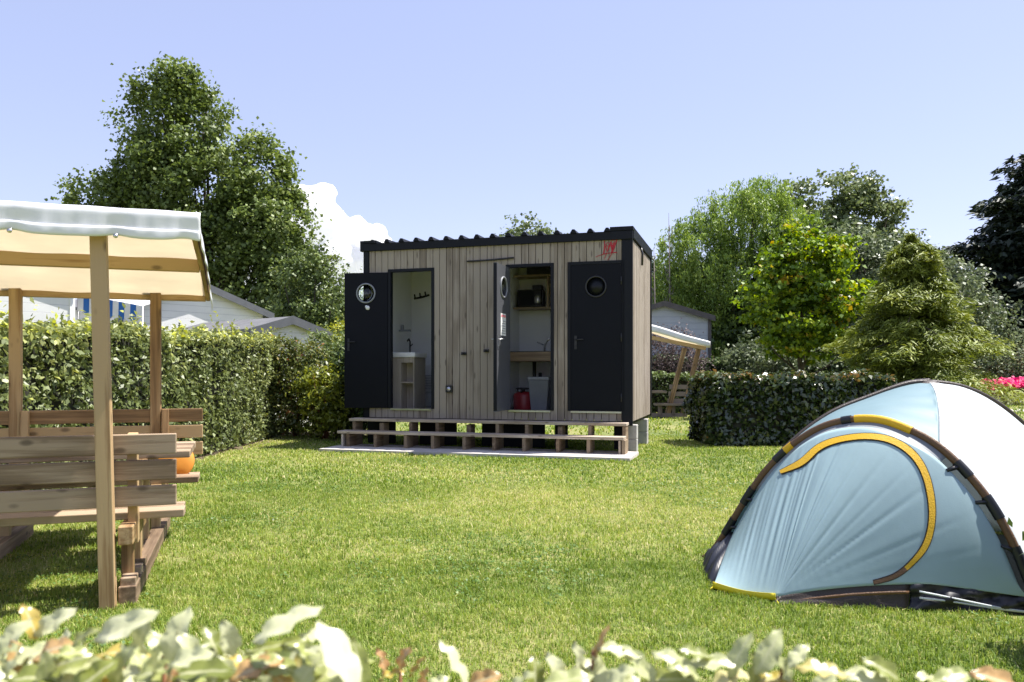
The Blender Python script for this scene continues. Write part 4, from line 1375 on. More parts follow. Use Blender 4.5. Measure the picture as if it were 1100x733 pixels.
for dy in (0, 1.3):
    beam('post', fpt(717, 446, dy) if dy == 0 else fpt(717, 444, dy), fpt(735.5, 374, dy), .11, .11, M['pine'], fp, up=(0, 1, 0))
    beam('post', fpt(733, 446, dy), fpt(751, 373, dy), .11, .11, M['pine'], fp, up=(0, 1, 0))
cvs = [fpt(672, 345), fpt(703, 352), fpt(735, 362), fpt(760, 368.5)]
mb = MB()


def cano(u, v):
    c = catmull([tuple(p) for p in cvs], 8); p = Vector(c[min(int(round(u * (len(c) - 1))), len(c) - 1)])
    return p + Vector((0, -.25 + 1.9 * v, 0))


mb.grid(cano, 24, 6); mb.build('canopy_cloth', M['canvas'], fp, solid=.01)
mb = MB(); mb.grid(lambda u, v: cano(u, 0) + Vector((0, -.012, .03 - .20 * v * (1 - .3 * u))), 24, 3); mb.build('valance', M['pvc'], fp, solid=.006)
mb = MB(); mb.grid(lambda u, v: cano(1, u) + Vector((.012, 0, .03 - .16 * v)), 8, 2); mb.build('valance', M['pvc'], fp, solid=.006)
for dy in (-.1, 1.5): beam('canopy_beam', fpt(690, 361, dy), fpt(758, 374.5, dy), .05, .10, M['pine'], fp)
for k, (y0,) in enumerate(((416,), (423.5,), (431,))): beam('back_rail', fpt(719 - k, y0 - .2), fpt(742 - k * .6, y0), .04, .12, M['old_pine'], fp, up=(0, 0, 1))
beam('seat_plank', fpt(703, 434.5), fpt(738, 434.5), .36, .06, M['old_pine'], fp)
beam('table_plank', fpt(690, 421), fpt(714, 421), .6, .06, M['old_pine'], fp)
for px in (709, 723, 735): beam('leg', fpt(px, 446), fpt(px, 436), .09, .16, M['old_pine'], fp, up=(0, 1, 0))
beam('ground_beam', fpt(700, 446), fpt(738, 446), .12, .10, M['old_pine'], fp)

# ================================================================== HEDGES
def hedge(name, label, origin, ang, length, depth, hfun, n, leaf, mat, seed, aspect=.55, rough=.07, shoots=0, vmid=.45, vtop=.15, cat='hedge', group=None, shoot_len=.18):
    """box hedge; local x along its length, y into its depth"""
    rng = np.random.default_rng(seed)
    t = thing(name, label, cat, (origin[0], origin[1], 0), ang, group)
    hm = float(np.mean([hfun(s) for s in np.linspace(0, 1, 9)]))
    areas = np.array([length * hm, length * hm * .35, depth * hm, depth * hm, length * depth * .9])
    cnt = (n * areas / areas.sum()).astype(int)
    Ps, Ns = [], []
    for k, c in enumerate(cnt):
        a, b = rng.random(c), rng.random(c)
        if k in (0, 1):
            x = a * length; h = np.array([hfun(s) for s in np.linspace(0, 1, 65)])[(a * 64).astype(int)]; z = b * h
            y = np.zeros(c) if k == 0 else np.full(c, depth); nn = np.tile([0, -1 if k == 0 else 1, 0], (c, 1))
        elif k in (2, 3):
            y = a * depth; x = np.zeros(c) if k == 2 else np.full(c, length); h = hfun(0 if k == 2 else 1); z = b * h; nn = np.tile([-1 if k == 2 else 1, 0, 0], (c, 1))
        else:
            x = a * length; y = b * depth; z = np.array([hfun(s) for s in np.linspace(0, 1, 65)])[(a * 64).astype(int)]; nn = np.tile([0, 0, 1], (c, 1))
        P = np.stack([x, y, z], 1)
        q = x * 1.0 + y * .7
        bl = (vnoise(q * 1.0, z + y * .5, 2.5, seed) - .5) * rough * 1.6 + (vnoise(q, z + y, 7, seed + 1) - .5) * rough
        dpt = -np.abs(rng.normal(0, .045, c)) - (rng.random(c) < .25) * rng.random(c) * .12
        P = P + nn * (bl + dpt)[:, None] + rng.normal(0, .012, (c, 3))
        # rounded shoulders
        P[:, 2] = np.maximum(P[:, 2], .05)
        Ps.append(P); Ns.append(nn)
    P = np.concatenate(Ps); nn = np.concatenate(Ns).astype(float)
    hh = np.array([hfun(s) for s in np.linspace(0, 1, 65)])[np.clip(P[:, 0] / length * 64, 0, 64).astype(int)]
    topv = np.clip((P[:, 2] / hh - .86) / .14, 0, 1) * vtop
    if shoots:
        sx = rng.random(shoots) * length; sy = rng.random(shoots) * depth * .8
        sh_h = np.abs(rng.normal(0, shoot_len, shoots)) + .02
        k = np.repeat(np.arange(shoots), 7); f = np.tile(np.linspace(.1, 1, 7), shoots)
        h0 = np.array([hfun(s) for s in np.linspace(0, 1, 65)])[(sx / length * 64).astype(int)]
        Q = np.stack([sx[k] + rng.normal(0, .02, len(k)), sy[k] + rng.normal(0, .02, len(k)), h0[k] + sh_h[k] * f - .04], 1)
        P = np.concatenate([P, Q]); nn = np.concatenate([nn, rng.normal(size=(len(k), 3)) * .6 + [0, 0, .3]])
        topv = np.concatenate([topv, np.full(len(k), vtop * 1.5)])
    m = len(P)
    nr = nn * .75 + rng.normal(size=(m, 3)) * .6 + [0, 0, .35]
    patch = (vnoise(P[:, 0] + P[:, 1], P[:, 2], 1.6, seed + 7) - .5) * .3
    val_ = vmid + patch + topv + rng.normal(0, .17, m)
    s = leaf * rng.uniform(.6, 1.25, m)
    leaves('foliage', P, nr, s, s * aspect, val_, mat, t, None, rng)
    mb = MB(); ins = .11
    def core(u, v):
        return None
    nx = 24
    xs_ = np.linspace(ins, length - ins, nx + 1)
    for i in range(nx):
        h0 = hfun((i + .5) / nx) - ins
        mb.box((xs_[i], ins, .0), (xs_[i + 1] - .001, depth - ins, h0))
    mb.build('shaded_core', M['core_shade'], t)  # solid dark blocks that paint the shaded gaps between leaves
    return t


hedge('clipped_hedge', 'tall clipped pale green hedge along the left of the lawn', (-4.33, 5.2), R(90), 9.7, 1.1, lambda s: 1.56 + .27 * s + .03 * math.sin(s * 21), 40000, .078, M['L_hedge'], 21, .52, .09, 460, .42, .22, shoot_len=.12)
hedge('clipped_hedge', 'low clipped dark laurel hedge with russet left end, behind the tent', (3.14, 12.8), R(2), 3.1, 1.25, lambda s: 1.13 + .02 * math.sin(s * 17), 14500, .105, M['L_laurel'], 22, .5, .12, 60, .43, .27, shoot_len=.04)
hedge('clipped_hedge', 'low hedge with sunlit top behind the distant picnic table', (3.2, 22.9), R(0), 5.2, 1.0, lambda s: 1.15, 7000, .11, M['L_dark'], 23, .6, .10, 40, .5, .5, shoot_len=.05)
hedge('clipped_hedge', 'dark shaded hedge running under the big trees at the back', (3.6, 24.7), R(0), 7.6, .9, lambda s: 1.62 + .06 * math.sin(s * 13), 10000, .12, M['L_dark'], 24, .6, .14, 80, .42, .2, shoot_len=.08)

# ================================================================== SHRUBS
S = plant
S('shrub', 'bushy shrub with red tipped leaves at the end of the tall hedge', 'shrub', (-4.0, 14.85), [(0, 0, 1.1, .7, .5, .7), (.2, -.1, .5, .65, .45, .5), (-.3, 0, 1.45, .5, .4, .4), (-.35, -.1, .6, .5, .4, .6)], 380, 26, .17, .08, M['L_red'], 31, (.03, .3), .5, group=None, limbs=14, bark='shrub_stem', crown='foliage', stemname='stems', vmid=.5)
S('shrub', 'bright yellow green shrub low between red tipped shrub and cabin', 'shrub', (-3.35, 14.3), [(0, 0, .75, .45, .4, .55), (.1, 0, .4, .4, .35, .35)], 170, 24, .16, .085, M['L_yellow'], 32, (.03, .25), .5, limbs=12, bark='shrub_stem', crown='foliage', stemname='stems')
S('shrub', 'dark glossy shrub tucked behind the open left cabin door', 'shrub', (-2.85, 14.7), [(0, 0, .9, .6, .5, .8), (.1, 0, .5, .6, .5, .5), (-.1, 0, 1.55, .4, .35, .4)], 300, 24, .17, .085, M['L_dark'], 33, (.03, .3), .55, limbs=14, crown='foliage', stemname='stems', vmid=.65)
S('shrub', 'green shrub with loose top above the red tipped shrub', 'shrub', (-3.7, 15.6), [(0, 0, 1.3, .7, .5, .7), (.6, 0, 1.2, .5, .5, .6)], 240, 24, .18, .085, M['L_rust'], 34, (.03, .3), .5, limbs=14, crown='foliage', stemname='stems', vmid=.6)
S('shrub', 'small lime green bush below the lamp post', 'shrub', (-5.15, 23.5), [(0, 0, 1.7, .8, .7, .95), (.4, 0, 1.1, .8, .7, .8)], 130, 24, .25, .11, M['L_yellow'], 35, (.04, .5), .6, limbs=10, crown='foliage', stemname='stems')
S('shrub', 'dry purple brown shrub with feathery plumes in front of pale mobile home', 'shrub', (4.75, 24.2), [(-.35, 0, 1.7, .35, .4, .75), (.35, 0, 1.65, .5, .4, .8), (.9, 0, 1.3, .35, .3, .6)], 150, 30, .22, .09, M['L_dead'], 36, (.03, .5), .4, flat=1.6, limbs=24, bark='bark_pale', crown='foliage', stemname='stems')
S('shrub', 'loose pale green shrub at the foot of the willow', 'shrub', (7.6, 23.6), [(0, 0, 1.7, 1.2, .7, .6), (.9, 0, 1.4, .9, .6, .5), (-.7, 0, 1.5, .6, .5, .4)], 150, 22, .3, .13, M['L_grey'], 37, (.05, .6), .55, flat=.4, limbs=16, crown='foliage', stemname='stems', vmid=.4)
S('shrub', 'grey leaved shrub at the right edge behind pink flowers', 'shrub', (21.2, 33.0), [(0, 0, 1.4, 1.7, 1.1, 1.35), (1.6, 0, 1.5, 1.5, 1.0, 1.3), (-1.0, 0, .9, 1.0, .9, .9)], 380, 26, .42, .16, M['L_grey'], 38, (.05, .5), .55, limbs=20, crown='foliage', stemname='stems', vmid=.5)

S('shrub', 'unseen leafy shrub past the right edge, added to shade the grass beside the tent', 'shrub', (2.72, 3.2), [(0, 0, .40, .42, .38, .36), (.08, .05, .68, .3, .28, .22)], 170, 30, .16, .075, M['L_dark'], 39, (.03, .3), .55, limbs=12, crown='foliage', stemname='stems')  # unseen shrub, added to throw a shadow on the near right lawn

# ================================================================== TREES
S('tree', 'tall dark green poplar with two rounded crowns behind the white mobile home', 'tree', (-10.9, 28.5),
  [(-1.1, 0, 9.8, 1.75, 1.6, 2.05), (-.8, 0, 7.9, 2.2, 1.9, 1.7), (-4.0, 0, 7.4, 1.15, 1.2, .95), (-2.7, 0, 6.9, 1.5, 1.4, 1.25), (2.0, -.3, 8.0, 1.25, 1.3, 1.5), (2.1, -.4, 6.1, 1.75, 1.7, 1.8), (2.2, -.4, 4.4, 1.85, 1.7, 1.9), (-.1, 0, 5.4, 2.3, 2.1, 1.7), (-.9, 0, 11.2, 1.0, .9, .85), (-2.2, 0, 5.0, 1.7, 1.6, 1.4), (2.9, -.3, 3.2, 1.3, 1.3, 1.5)],
  850, 100, .47, .145, M['L_poplar'], 51, (.32, 3.2), .85, .8, .6, limbs=44)
S('tree', 'olive brown leaved small tree right of the tall poplar', 'tree', (-6.45, 25.5), [(0, 0, 3.6, 1.2, 1.1, 1.4), (.5, 0, 2.3, 1.1, 1.0, 1.2), (-.7, 0, 2.5, 1.1, 1.0, 1.2), (.1, 0, 4.5, .7, .7, .7)], 320, 40, .34, .12, M['L_rust'], 52, (.13, 1.4), .75, limbs=24)
S('tree', 'small grey green tree beyond the lamp post', 'tree', (-8.0, 38), [(0, 0, 3.9, 1.2, 1.1, 1.4), (.9, 0, 2.8, 1.3, 1.1, 1.3), (-.8, 0, 2.6, 1.2, 1.1, 1.2)], 220, 26, .4, .17, M['L_silver'], 53, (.13, 1.5), .7, limbs=18)
S('tree', 'pale green treetop showing above the cabin roof', 'tree', (.75, 36), [(0, 0, 6.6, 1.35, 1.3, 1.5), (-1.3, 0, 5.9, .9, .9, .9), (1.55, 0, 6.2, .8, .8, 1.1), (.4, 0, 4.9, 1.9, 1.6, 1.6), (-2.3, 0, 5.8, .45, .5, .75)], 330, 30, .38, .17, M['L_silver'], 54, (.2, 3.2), .75, limbs=26)
S('tree', 'large weeping willow right of the cabin', 'tree', (9.2, 32.0), [(.5, 0, 7.2, 2.4, 2.0, 1.5), (-1.6, 0, 6.1, 1.7, 1.6, 1.5), (2.2, 0, 6.0, 1.8, 1.7, 1.5), (0, -.4, 4.6, 2.7, 2.0, 1.7), (.8, 0, 8.1, 1.5, 1.2, .85), (-2.4, 0, 4.2, 1.5, 1.3, 1.8), (2.6, 0, 4.0, 1.8, 1.5, 1.7), (0, 0, 2.2, 2.6, 1.8, 1.5)], 1700, 56, .42, .15, M['L_willow'], 55, (.28, 2.6), .32, .7, .45, droop=1.0, limbs=40, vmid=.5)
S('tree', 'tall silvery poplar standing behind the willow', 'tree', (15.0, 36), [(-.6, 0, 8.6, 1.8, 1.6, 1.6), (.9, 0, 8.0, 1.7, 1.5, 1.6), (-1.6, 0, 7.0, 1.5, 1.4, 1.3), (1.8, 0, 6.6, 1.6, 1.4, 1.4), (0, 0, 6.0, 2.4, 2.0, 1.6), (-2.6, 0, 9.0, .7, .7, .8), (.6, 0, 9.7, .8, .8, .7)], 480, 36, .45, .19, M['L_silver'], 56, (.28, 4), .8, limbs=36)
S('tree', 'young maple with yellow and orange tipped leaves', 'tree', (7.45, 20.5), [(.2, 0, 3.9, 1.0, .9, .95), (.75, 0, 4.2, .6, .6, .5), (-.7, 0, 3.3, .8, .8, .6), (1.15, 0, 3.2, .65, .6, .55), (.1, 0, 2.6, 1.2, 1.0, .65), (-.9, 0, 2.4, .55, .6, .4), (.0, 0, 4.75, .35, .35, .35), (.8, 0, 2.2, .7, .6, .4), (.1, .1, 1.95, 1.0, .8, .45), (-.5, 0, 3.9, .7, .6, .6)], 390, 44, .30, .12, M['L_maple'], 57, (.085, 1.9), .85, .38, .5, limbs=14, vmid=.5)
S('tree', 'grey green broadleaf tree behind the conifer', 'tree', (13.4, 27), [(-.7, 0, 4.3, 1.6, 1.5, 1.6), (1.0, 0, 3.9, 1.5, 1.4, 1.3), (-2.1, 0, 5.0, 1.2, 1.1, 1.0), (2.1, 0, 2.7, 1.3, 1.2, 1.3), (0, 0, 2.2, 2.3, 1.8, 1.4)], 560, 40, .42, .15, M['L_grey'], 58, (.2, 2), .6, limbs=30, vmid=.35)
S('tree', 'dark leaved tree filling the shade behind the pale mobile home', 'tree', (6.2, 37), [(0, 0, 4.6, 2.4, 1.8, 2.2), (-2.0, 0, 3.6, 1.8, 1.5, 1.8), (2.5, 0, 3.8, 2.2, 1.6, 2.2), (4.6, 0, 3.4, 2.0, 1.6, 2.0)], 420, 36, .6, .22, M['L_dark'], 59, (.22, 2), .7, limbs=24, vmid=.4)
S('tree', 'green broadleaf tree filling the gap behind conifer and silvery poplar', 'tree', (15.6, 35), [(0, 0, 5.6, 2.0, 1.6, 1.6), (2.2, 0, 4.6, 2.0, 1.6, 1.8), (-1.8, 0, 4.6, 1.8, 1.6, 1.8), (1.2, 0, 2.8, 2.8, 1.8, 1.8), (3.9, 0, 3.2, 1.6, 1.5, 1.7), (-2.6, 0, 6.0, 1.5, 1.4, 1.4)], 760, 44, .48, .17, M['L_rust'], 61, (.2, 2), .65, limbs=26, vmid=.55)
S('tree', 'dark broadleaf tree between maple and conifer at the back', 'tree', (11.4, 31), [(0, 0, 3.2, 2.4, 1.5, 2.2), (-1.8, 0, 2.6, 1.8, 1.4, 1.8), (1.5, 0, 5.0, 2.0, 1.5, 1.7), (-.3, 0, 5.4, 1.5, 1.3, 1.3)], 560, 36, .55, .19, M['L_dark'], 60, (.2, 1.5), .7, limbs=24, vmid=.55)


def conifer(name, label, base, H, Rb, nb, per, leaf, mat, seed, prof=lambda f: (1 - f) ** .75, dr=.35, z0=.05, trunk_r=.14, tilt=0.0, width=.35, vmid=.45, lw=.3):
    rng = np.random.default_rng(seed)
    t = thing(name, label, 'tree', (base[0], base[1], 0))
    f = rng.random(nb) ** 1.15
    f = np.sort(f); az = rng.random(nb) * 2 * math.pi
    z = H * (z0 + (1 - z0) * f)
    ln = Rb * np.array([prof(q) for q in f]) * rng.uniform(.5, 1.15, nb) + .06
    k = np.repeat(np.arange(nb), per)
    s = rng.random(len(k)) ** .65
    d = np.stack([np.cos(az), np.sin(az), np.zeros(nb)], 1)
    side = np.stack([-np.sin(az), np.cos(az), np.zeros(nb)], 1)
    lat = rng.normal(0, 1, len(k)) * width * ln[k] * (.25 + .75 * (1 - s) * s * 3)
    P = d[k] * (s * ln[k])[:, None] + side[k] * lat[:, None]
    P[:, 2] = z[k] + tilt * s * ln[k] - dr * (s ** 2) * ln[k] - .25 * np.abs(lat) + rng.normal(0, .035, len(k)) - np.abs(rng.normal(0, .06, len(k)))
    keep = P[:, 2] > .05
    P, k, s, lat = P[keep], k[keep], s[keep], lat[keep]
    ax = d[k] * .8 + side[k] * np.sign(lat)[:, None] * .7 + rng.normal(size=P.shape) * .3 + [0, 0, -.3]
    nr = rng.normal(size=P.shape) * .45 + [0, 0, 1.0] + d[k] * .25
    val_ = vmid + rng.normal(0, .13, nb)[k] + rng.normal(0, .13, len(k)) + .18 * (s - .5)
    L = leaf * rng.uniform(.6, 1.3, len(k))
    leaves('crown', P, nr, L, L * lw, val_, mat, t, ax, rng, .1)
    mb = MB(); mb.tube([(0, 0, -.1), (0, 0, H * .5), (0, 0, H * .97)], [trunk_r, trunk_r * .6, .02], 10)
    for i in rng.choice(nb, min(70, nb), replace=False):
        a = Vector((0, 0, z[i])); e = Vector(d[i] * ln[i] * .9); e.z = z[i] + tilt * ln[i] * .9 - dr * .8 * ln[i]
        m_ = a.lerp(e, .5) + Vector((0, 0, .12 * dr * ln[i]))
        mb.tube([a, m_, e], [trunk_r * .22, trunk_r * .13, .006], 5)
    mb.build('trunk', M['bark'], t)
    return t


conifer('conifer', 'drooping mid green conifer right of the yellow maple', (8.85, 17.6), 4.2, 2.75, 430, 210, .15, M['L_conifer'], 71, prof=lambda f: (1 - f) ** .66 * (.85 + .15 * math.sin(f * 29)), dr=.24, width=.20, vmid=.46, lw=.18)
conifer('conifer', 'spreading olive toned conifer low beside the grey shrub', (10.3, 20.6), 2.7, 1.8, 200, 150, .15, M['L_conifer'], 72, prof=lambda f: (1 - f) ** .5, dr=.2, vmid=.6, width=.2, lw=.2)
conifer('conifer', 'huge near black cypress at the right edge', (28.0, 40), 13.6, 8.3, 1500, 120, .46, M['L_cypress'], 73, prof=lambda f: (1 - f) ** .55 * (.86 + .14 * math.sin(f * 40)), dr=.05, tilt=.12, width=.26, z0=.06, trunk_r=.35, vmid=.45, lw=.4)
conifer('conifer', 'second dark cypress farther off the right edge', (36, 45), 11.5, 5.6, 260, 110, .34, M['L_cypress'], 74, prof=lambda f: (1 - f) ** .6, dr=.05, tilt=.12, z0=.06, trunk_r=.35, lw=.4)

# palm behind the conifer
pm = thing('palm', 'fan palm poking out behind the drooping conifer', 'palm', (11.6, 21.6, 0))
mb = MB(); mb.tube([(0, 0, 0), (.03, 0, 1.1), (0, 0, 2.2)], [.17, .14, .13], 12); mb.build('trunk', M['bark'], pm)
prn = np.random.default_rng(80)
for k in range(16):
    a = k * 2.4; el_ = R(prn.uniform(5, 75)); d_ = Vector((math.cos(a) * math.cos(el_), math.sin(a) * math.cos(el_), math.sin(el_)))
    c0 = Vector((0, 0, 2.2)); c1 = c0 + d_ * .55
    sd = d_.cross(Vector((0, 0, 1))).normalized(); upv = sd.cross(d_)
    Vv, Ff, vv = [], [], []
    for j in range(15):
        th_ = R(-70 + 140 * j / 14); dd = d_ * math.cos(th_) + sd * math.sin(th_)
        sp = dd.cross(upv).normalized() * .022
        tip = c1 + dd * .62 - Vector((0, 0, .08))
        b = len(Vv); m_ = c1 + dd * .35
        Vv += [c1 - sp * .3, c1 + sp * .3, m_ + sp, tip, m_ - sp]; Ff.append((b, b + 1, b + 2, b + 3, b + 4)); vv.append(prn.random())
    fr = np_mesh('frond', np.array([list(p) for p in Vv]), np.array(Ff), M['L_palm'], pm, np.array(vv))
    st_ = MB(); st_.tube([c0, c1], [.018, .012], 6); st_.build('stalk', M['bark_pale'], fr)

# bare twiggy saplings beside the cabin
for (bx, by, hh, lab, sd_) in ((6.1, 31, 7.4, 'taller bare twiggy sapling against the sky right of the cabin', 81), (5.45, 30.6, 6.0, 'shorter bare twiggy sapling right beside the cabin edge', 82)):
    t = thing('sapling', lab, 'tree', (bx, by, 0))
    q = np.random.default_rng(sd_); mb = MB()
    mb.tube([(0, 0, 0), (.05, 0, hh * .5), (0, 0, hh)], [.07, .04, .008], 7)
    for k in range(26):
        z = hh * q.uniform(.3, .93); a = q.random() * 6.28; l_ = q.uniform(.4, 1.5) * (1.1 - z / hh)
        e = Vector((math.cos(a) * l_ * .45, math.sin(a) * l_ * .45, z + l_ * 1.1))
        mb.tube([(0, 0, z), Vector((0, 0, z)).lerp(e, .5) + Vector((math.cos(a) * .08, 0, -.03)), e], [.022, .014, .005], 5)
    mb.build('trunk', M['bark_pale'], t)

# flower bed
q = np.random.default_rng(90)
n = 9000
x = q.uniform(17.3, 27, n); y = q.uniform(28.9, 31.4, n)
hgt = .58 + .25 * vnoise(x, y, .9, 4) + .12 * vnoise(x, y, 3, 5)
P = np.stack([x, y, hgt + q.normal(0, .06, n)], 1)
fl = leaves('pink_flowers', P, q.normal(size=(n, 3)) * .5 + [0, -.4, .8], .14, .13, q.normal(.55, .2, n), M['L_pink'], None, None, q)
tag(fl, 'mass of bright pink flowers in the bed at the right', 'flowers', kind='stuff')
n = 9000
x = q.uniform(17.1, 27, n); y = q.uniform(28.4, 31.5, n)
P = np.stack([x, y, q.uniform(.02, .52, n) * (.6 + .4 * vnoise(x, y, 1.2, 4))], 1)
fl = leaves('bed_foliage', P, q.normal(size=(n, 3)) + [0, -.3, .5], .15, .07, q.normal(.5, .2, n), M['L_palebed'], None, None, q)
tag(fl, 'pale leaves under the pink flowers in the bed', 'foliage', kind='stuff')

# ================================================================== FOREGROUND HEDGE (close to the lens, sunlit pale leaves)
fh = thing('foreground_hedge', 'pale glossy leaved hedge right in front of the camera', 'hedge', (0, .9, 0))
FO = Vector((0, .9, 0))
fq = random.Random(41)
FV, FF, FA, FR2 = [], [], [], []


def big_leaf(c, A, Nn, L, W, val_, curl=.25, fold=.25):
    A = A.normalized(); Nn = (Nn - A * Nn.dot(A)).normalized(); B = Nn.cross(A)
    nu, nv = 8, 4
    b = len(FV)
    for i in range(nu + 1):
        s = i / nu
        w = W * .5 * (math.sin(math.pi * min(1, s ** .85 * 1.0)) ** .75 if 0 < s < 1 else .02)
        for j in range(nv + 1):
            q_ = (j / nv - .5) * 2
            p = c + A * L * (s - .5) + B * w * q_ + Nn * (fold * w * abs(q_) - curl * L * (s - .4) ** 2 + .004 * math.sin(s * 16 + q_ * 3) * abs(q_))
            FV.append(tuple(p - FO)); FR2.append(abs(q_) + (.0 if 0 < i < nu else .3))
    for i in range(nu):
        for j in range(nv):
            a = b + i * (nv + 1) + j
            FF.append((a, a + 1, a + nv + 2, a + nv + 1)); FA.append(val_ + fq.gauss(0, .0))


def img_leaf(px, py, lpx, deg, wfrac, val_, Y=.8, facing=.45):
    c = at(px, py, Y)
    L = lpx / FPX * Y
    a = R(deg)
    A = Vector((math.cos(a), fq.uniform(-.35, .35), math.sin(a)))
    Nn = Vector((fq.uniform(-.3, .5), -facing, 1 - facing * .5))
    big_leaf(c, A, Nn, L, L * wfrac, val_, fq.uniform(.1, .4), fq.uniform(.1, .4))


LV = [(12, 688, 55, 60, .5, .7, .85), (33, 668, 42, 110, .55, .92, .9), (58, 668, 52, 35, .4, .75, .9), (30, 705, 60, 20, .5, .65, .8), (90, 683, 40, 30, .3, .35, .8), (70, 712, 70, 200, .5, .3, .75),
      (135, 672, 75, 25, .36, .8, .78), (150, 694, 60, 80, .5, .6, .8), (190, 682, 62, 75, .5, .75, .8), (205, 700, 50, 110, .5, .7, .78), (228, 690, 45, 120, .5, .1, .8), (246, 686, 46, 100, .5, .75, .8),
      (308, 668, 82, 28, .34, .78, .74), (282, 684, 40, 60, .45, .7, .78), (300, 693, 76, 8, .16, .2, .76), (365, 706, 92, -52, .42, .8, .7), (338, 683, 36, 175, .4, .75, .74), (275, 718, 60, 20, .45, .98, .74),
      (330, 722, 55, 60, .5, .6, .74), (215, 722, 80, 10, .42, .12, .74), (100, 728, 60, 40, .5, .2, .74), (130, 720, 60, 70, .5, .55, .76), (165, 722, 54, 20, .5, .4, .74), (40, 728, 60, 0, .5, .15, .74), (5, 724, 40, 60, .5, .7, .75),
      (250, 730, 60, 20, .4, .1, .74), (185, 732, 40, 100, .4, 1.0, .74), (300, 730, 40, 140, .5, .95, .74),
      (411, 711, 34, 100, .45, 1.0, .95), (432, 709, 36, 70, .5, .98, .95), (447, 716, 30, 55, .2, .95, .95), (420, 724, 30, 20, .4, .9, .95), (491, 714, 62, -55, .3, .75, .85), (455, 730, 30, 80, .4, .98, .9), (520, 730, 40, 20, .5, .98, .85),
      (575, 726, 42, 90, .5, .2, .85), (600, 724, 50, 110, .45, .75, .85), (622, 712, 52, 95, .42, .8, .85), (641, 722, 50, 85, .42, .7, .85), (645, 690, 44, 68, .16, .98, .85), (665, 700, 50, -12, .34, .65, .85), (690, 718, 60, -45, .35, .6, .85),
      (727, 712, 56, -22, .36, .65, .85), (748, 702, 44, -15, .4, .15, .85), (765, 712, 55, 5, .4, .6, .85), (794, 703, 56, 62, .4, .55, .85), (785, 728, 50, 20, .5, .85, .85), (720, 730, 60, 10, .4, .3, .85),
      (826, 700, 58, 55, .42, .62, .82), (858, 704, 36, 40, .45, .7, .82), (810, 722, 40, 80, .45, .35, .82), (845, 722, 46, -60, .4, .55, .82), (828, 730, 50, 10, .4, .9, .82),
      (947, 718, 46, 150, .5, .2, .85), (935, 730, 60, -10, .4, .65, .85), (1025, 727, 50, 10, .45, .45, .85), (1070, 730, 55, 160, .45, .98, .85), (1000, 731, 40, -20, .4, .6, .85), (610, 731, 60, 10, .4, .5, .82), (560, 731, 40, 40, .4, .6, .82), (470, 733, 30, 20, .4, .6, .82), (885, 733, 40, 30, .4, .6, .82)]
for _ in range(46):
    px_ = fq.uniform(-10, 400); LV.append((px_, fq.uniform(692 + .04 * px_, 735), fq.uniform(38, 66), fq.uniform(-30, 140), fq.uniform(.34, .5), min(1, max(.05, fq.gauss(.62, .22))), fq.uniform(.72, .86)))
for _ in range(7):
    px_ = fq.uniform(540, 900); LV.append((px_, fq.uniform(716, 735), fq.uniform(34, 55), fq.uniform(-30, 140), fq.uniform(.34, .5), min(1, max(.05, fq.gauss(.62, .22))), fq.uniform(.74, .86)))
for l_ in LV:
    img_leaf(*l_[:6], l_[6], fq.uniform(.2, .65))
# leaves below and round about the visible ones fill the hedge body


def topz(x):
    return .885 - .02 * math.sin(x * 7) + (.02 if x < -.2 else -.045)


for _ in range(1500):
    x = fq.uniform(-1.5, 1.6); y = fq.uniform(.62, 1.22)
    edge = CAMZ - (728 - HY) / FPX * y       # keep the top of the body at the picture's lower edge
    tz = min(topz(x), edge + (.03 if x < -.22 else -.035)) - abs(fq.gauss(0, .07))
    big_leaf(Vector((x, y, tz)), Vector((fq.gauss(0, 1), fq.gauss(0, 1), fq.gauss(.3, .5))), Vector((fq.gauss(0, .5), fq.gauss(-.3, .5), .9)), fq.uniform(.045, .075), fq.uniform(.02, .034), min(1, max(0, fq.gauss(.45, .25))), fq.uniform(.1, .4), .25)
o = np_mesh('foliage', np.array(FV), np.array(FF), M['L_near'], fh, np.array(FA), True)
ra = o.data.attributes.new('rib', 'FLOAT', 'POINT'); ra.data.foreach_set('value', np.array(FR2, dtype=np.float32))
mb = MB()
for _ in range(160):
    x = fq.uniform(-1.5, 1.6); y = fq.uniform(.68, 1.15); z1 = topz(x) - fq.uniform(.0, .12)
    z1 = min(z1, CAMZ - (736 - HY) / FPX * y)
    mb.tube([(x + fq.gauss(0, .05), y - .9, -.0), (x + fq.gauss(0, .03), y - .9, z1 * .6), (x, y - .9, z1)], [.007, .005, .0025], 5)
for (px, py, Y) in ((286, 690, .78), (175, 705, .8), (205, 712, .8), (637, 700, .85), (430, 722, .95), (790, 722, .85), (840, 716, .82)):
    p = at(px, py, Y) - FO
    mb.tube([p + Vector((fq.gauss(0, .02), .02, -.25)), p + Vector((0, .01, -.08)), p], [.004, .003, .002], 6)
mb.build('stems', M['shrub_stem'], fh)

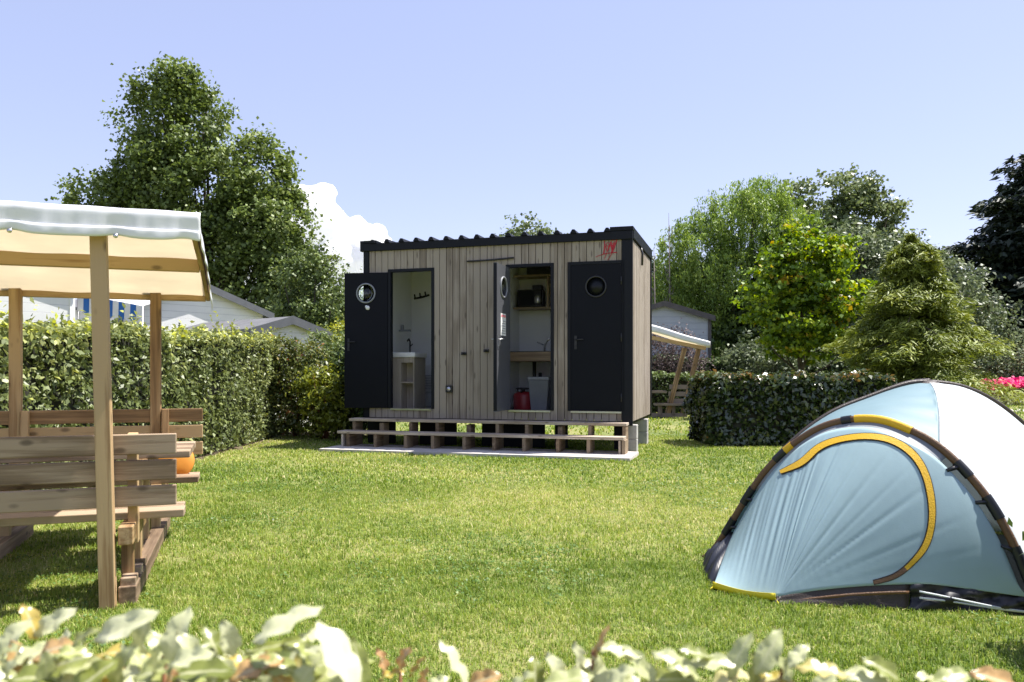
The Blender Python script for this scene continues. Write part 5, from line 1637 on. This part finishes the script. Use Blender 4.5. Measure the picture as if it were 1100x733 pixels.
# ================================================================== CLOUD
q = random.Random(5)
mb_c = bpy.data.meshes.new('cloud')
bm = bmesh.new()
CY = 1500.0
blobs = [(333, 222, 24), (345, 250, 36), (320, 265, 40), (365, 258, 26), (355, 285, 38), (395, 262, 20), (402, 280, 22), (380, 290, 30), (335, 300, 40), (300, 250, 40), (290, 290, 45), (410, 300, 24), (350, 325, 44), (400, 325, 34), (300, 330, 46), (388, 252, 16), (322, 214, 18), (352, 232, 18), (372, 252, 20)]
for px, py, r in blobs:
    for k in range(4):
        s = 1 if k == 0 else q.uniform(.45, .65)
        c = at(px + (0 if k == 0 else q.uniform(-r, r) * .75), py + (0 if k == 0 else q.uniform(-r, r) * .6), CY + (0 if k == 0 else q.uniform(-30, 30)))
        bmesh.ops.create_icosphere(bm, subdivisions=3, radius=r * s * CY / FPX * .9, matrix=Matrix.Translation(c))
bm.to_mesh(mb_c); bm.free()
cm, nt, bs = nodes('cloud_white')
bs.inputs['Base Color'].default_value = (.92, .92, .93, 1); bs.inputs['Roughness'].default_value = 1; bs.inputs['Specular IOR Level'].default_value = 0
tr_ = N(nt, 'BsdfTranslucent', {'Color': (.95, .95, .96, 1)}); mx_c = N(nt, 'MixShader', {0: .55})
nt.links.new(bs.outputs[0], mx_c.inputs[1]); nt.links.new(tr_.outputs[0], mx_c.inputs[2]); nt.links.new(mx_c.outputs[0], nt.nodes['Material Output'].inputs['Surface'])
mb_c.materials.append(cm)
mb_c.polygons.foreach_set('use_smooth', [True] * len(mb_c.polygons))
oc_ = bpy.data.objects.new('cloud', mb_c); link(oc_)
md = oc_.modifiers.new('remesh', 'REMESH'); md.mode = 'VOXEL'; md.voxel_size = 5.0; md.use_smooth_shade = True
for sz, stg in ((30, 9), (10, 5)):
    tx = bpy.data.textures.new('billow', 'CLOUDS'); tx.noise_scale = sz; tx.noise_depth = 3
    md = oc_.modifiers.new('displace', 'DISPLACE'); md.texture = tx; md.strength = stg; md.mid_level = .5; md.texture_coords = 'LOCAL'
tag(oc_, 'bright white cumulus cloud rising behind the cabin', 'cloud', kind='structure')
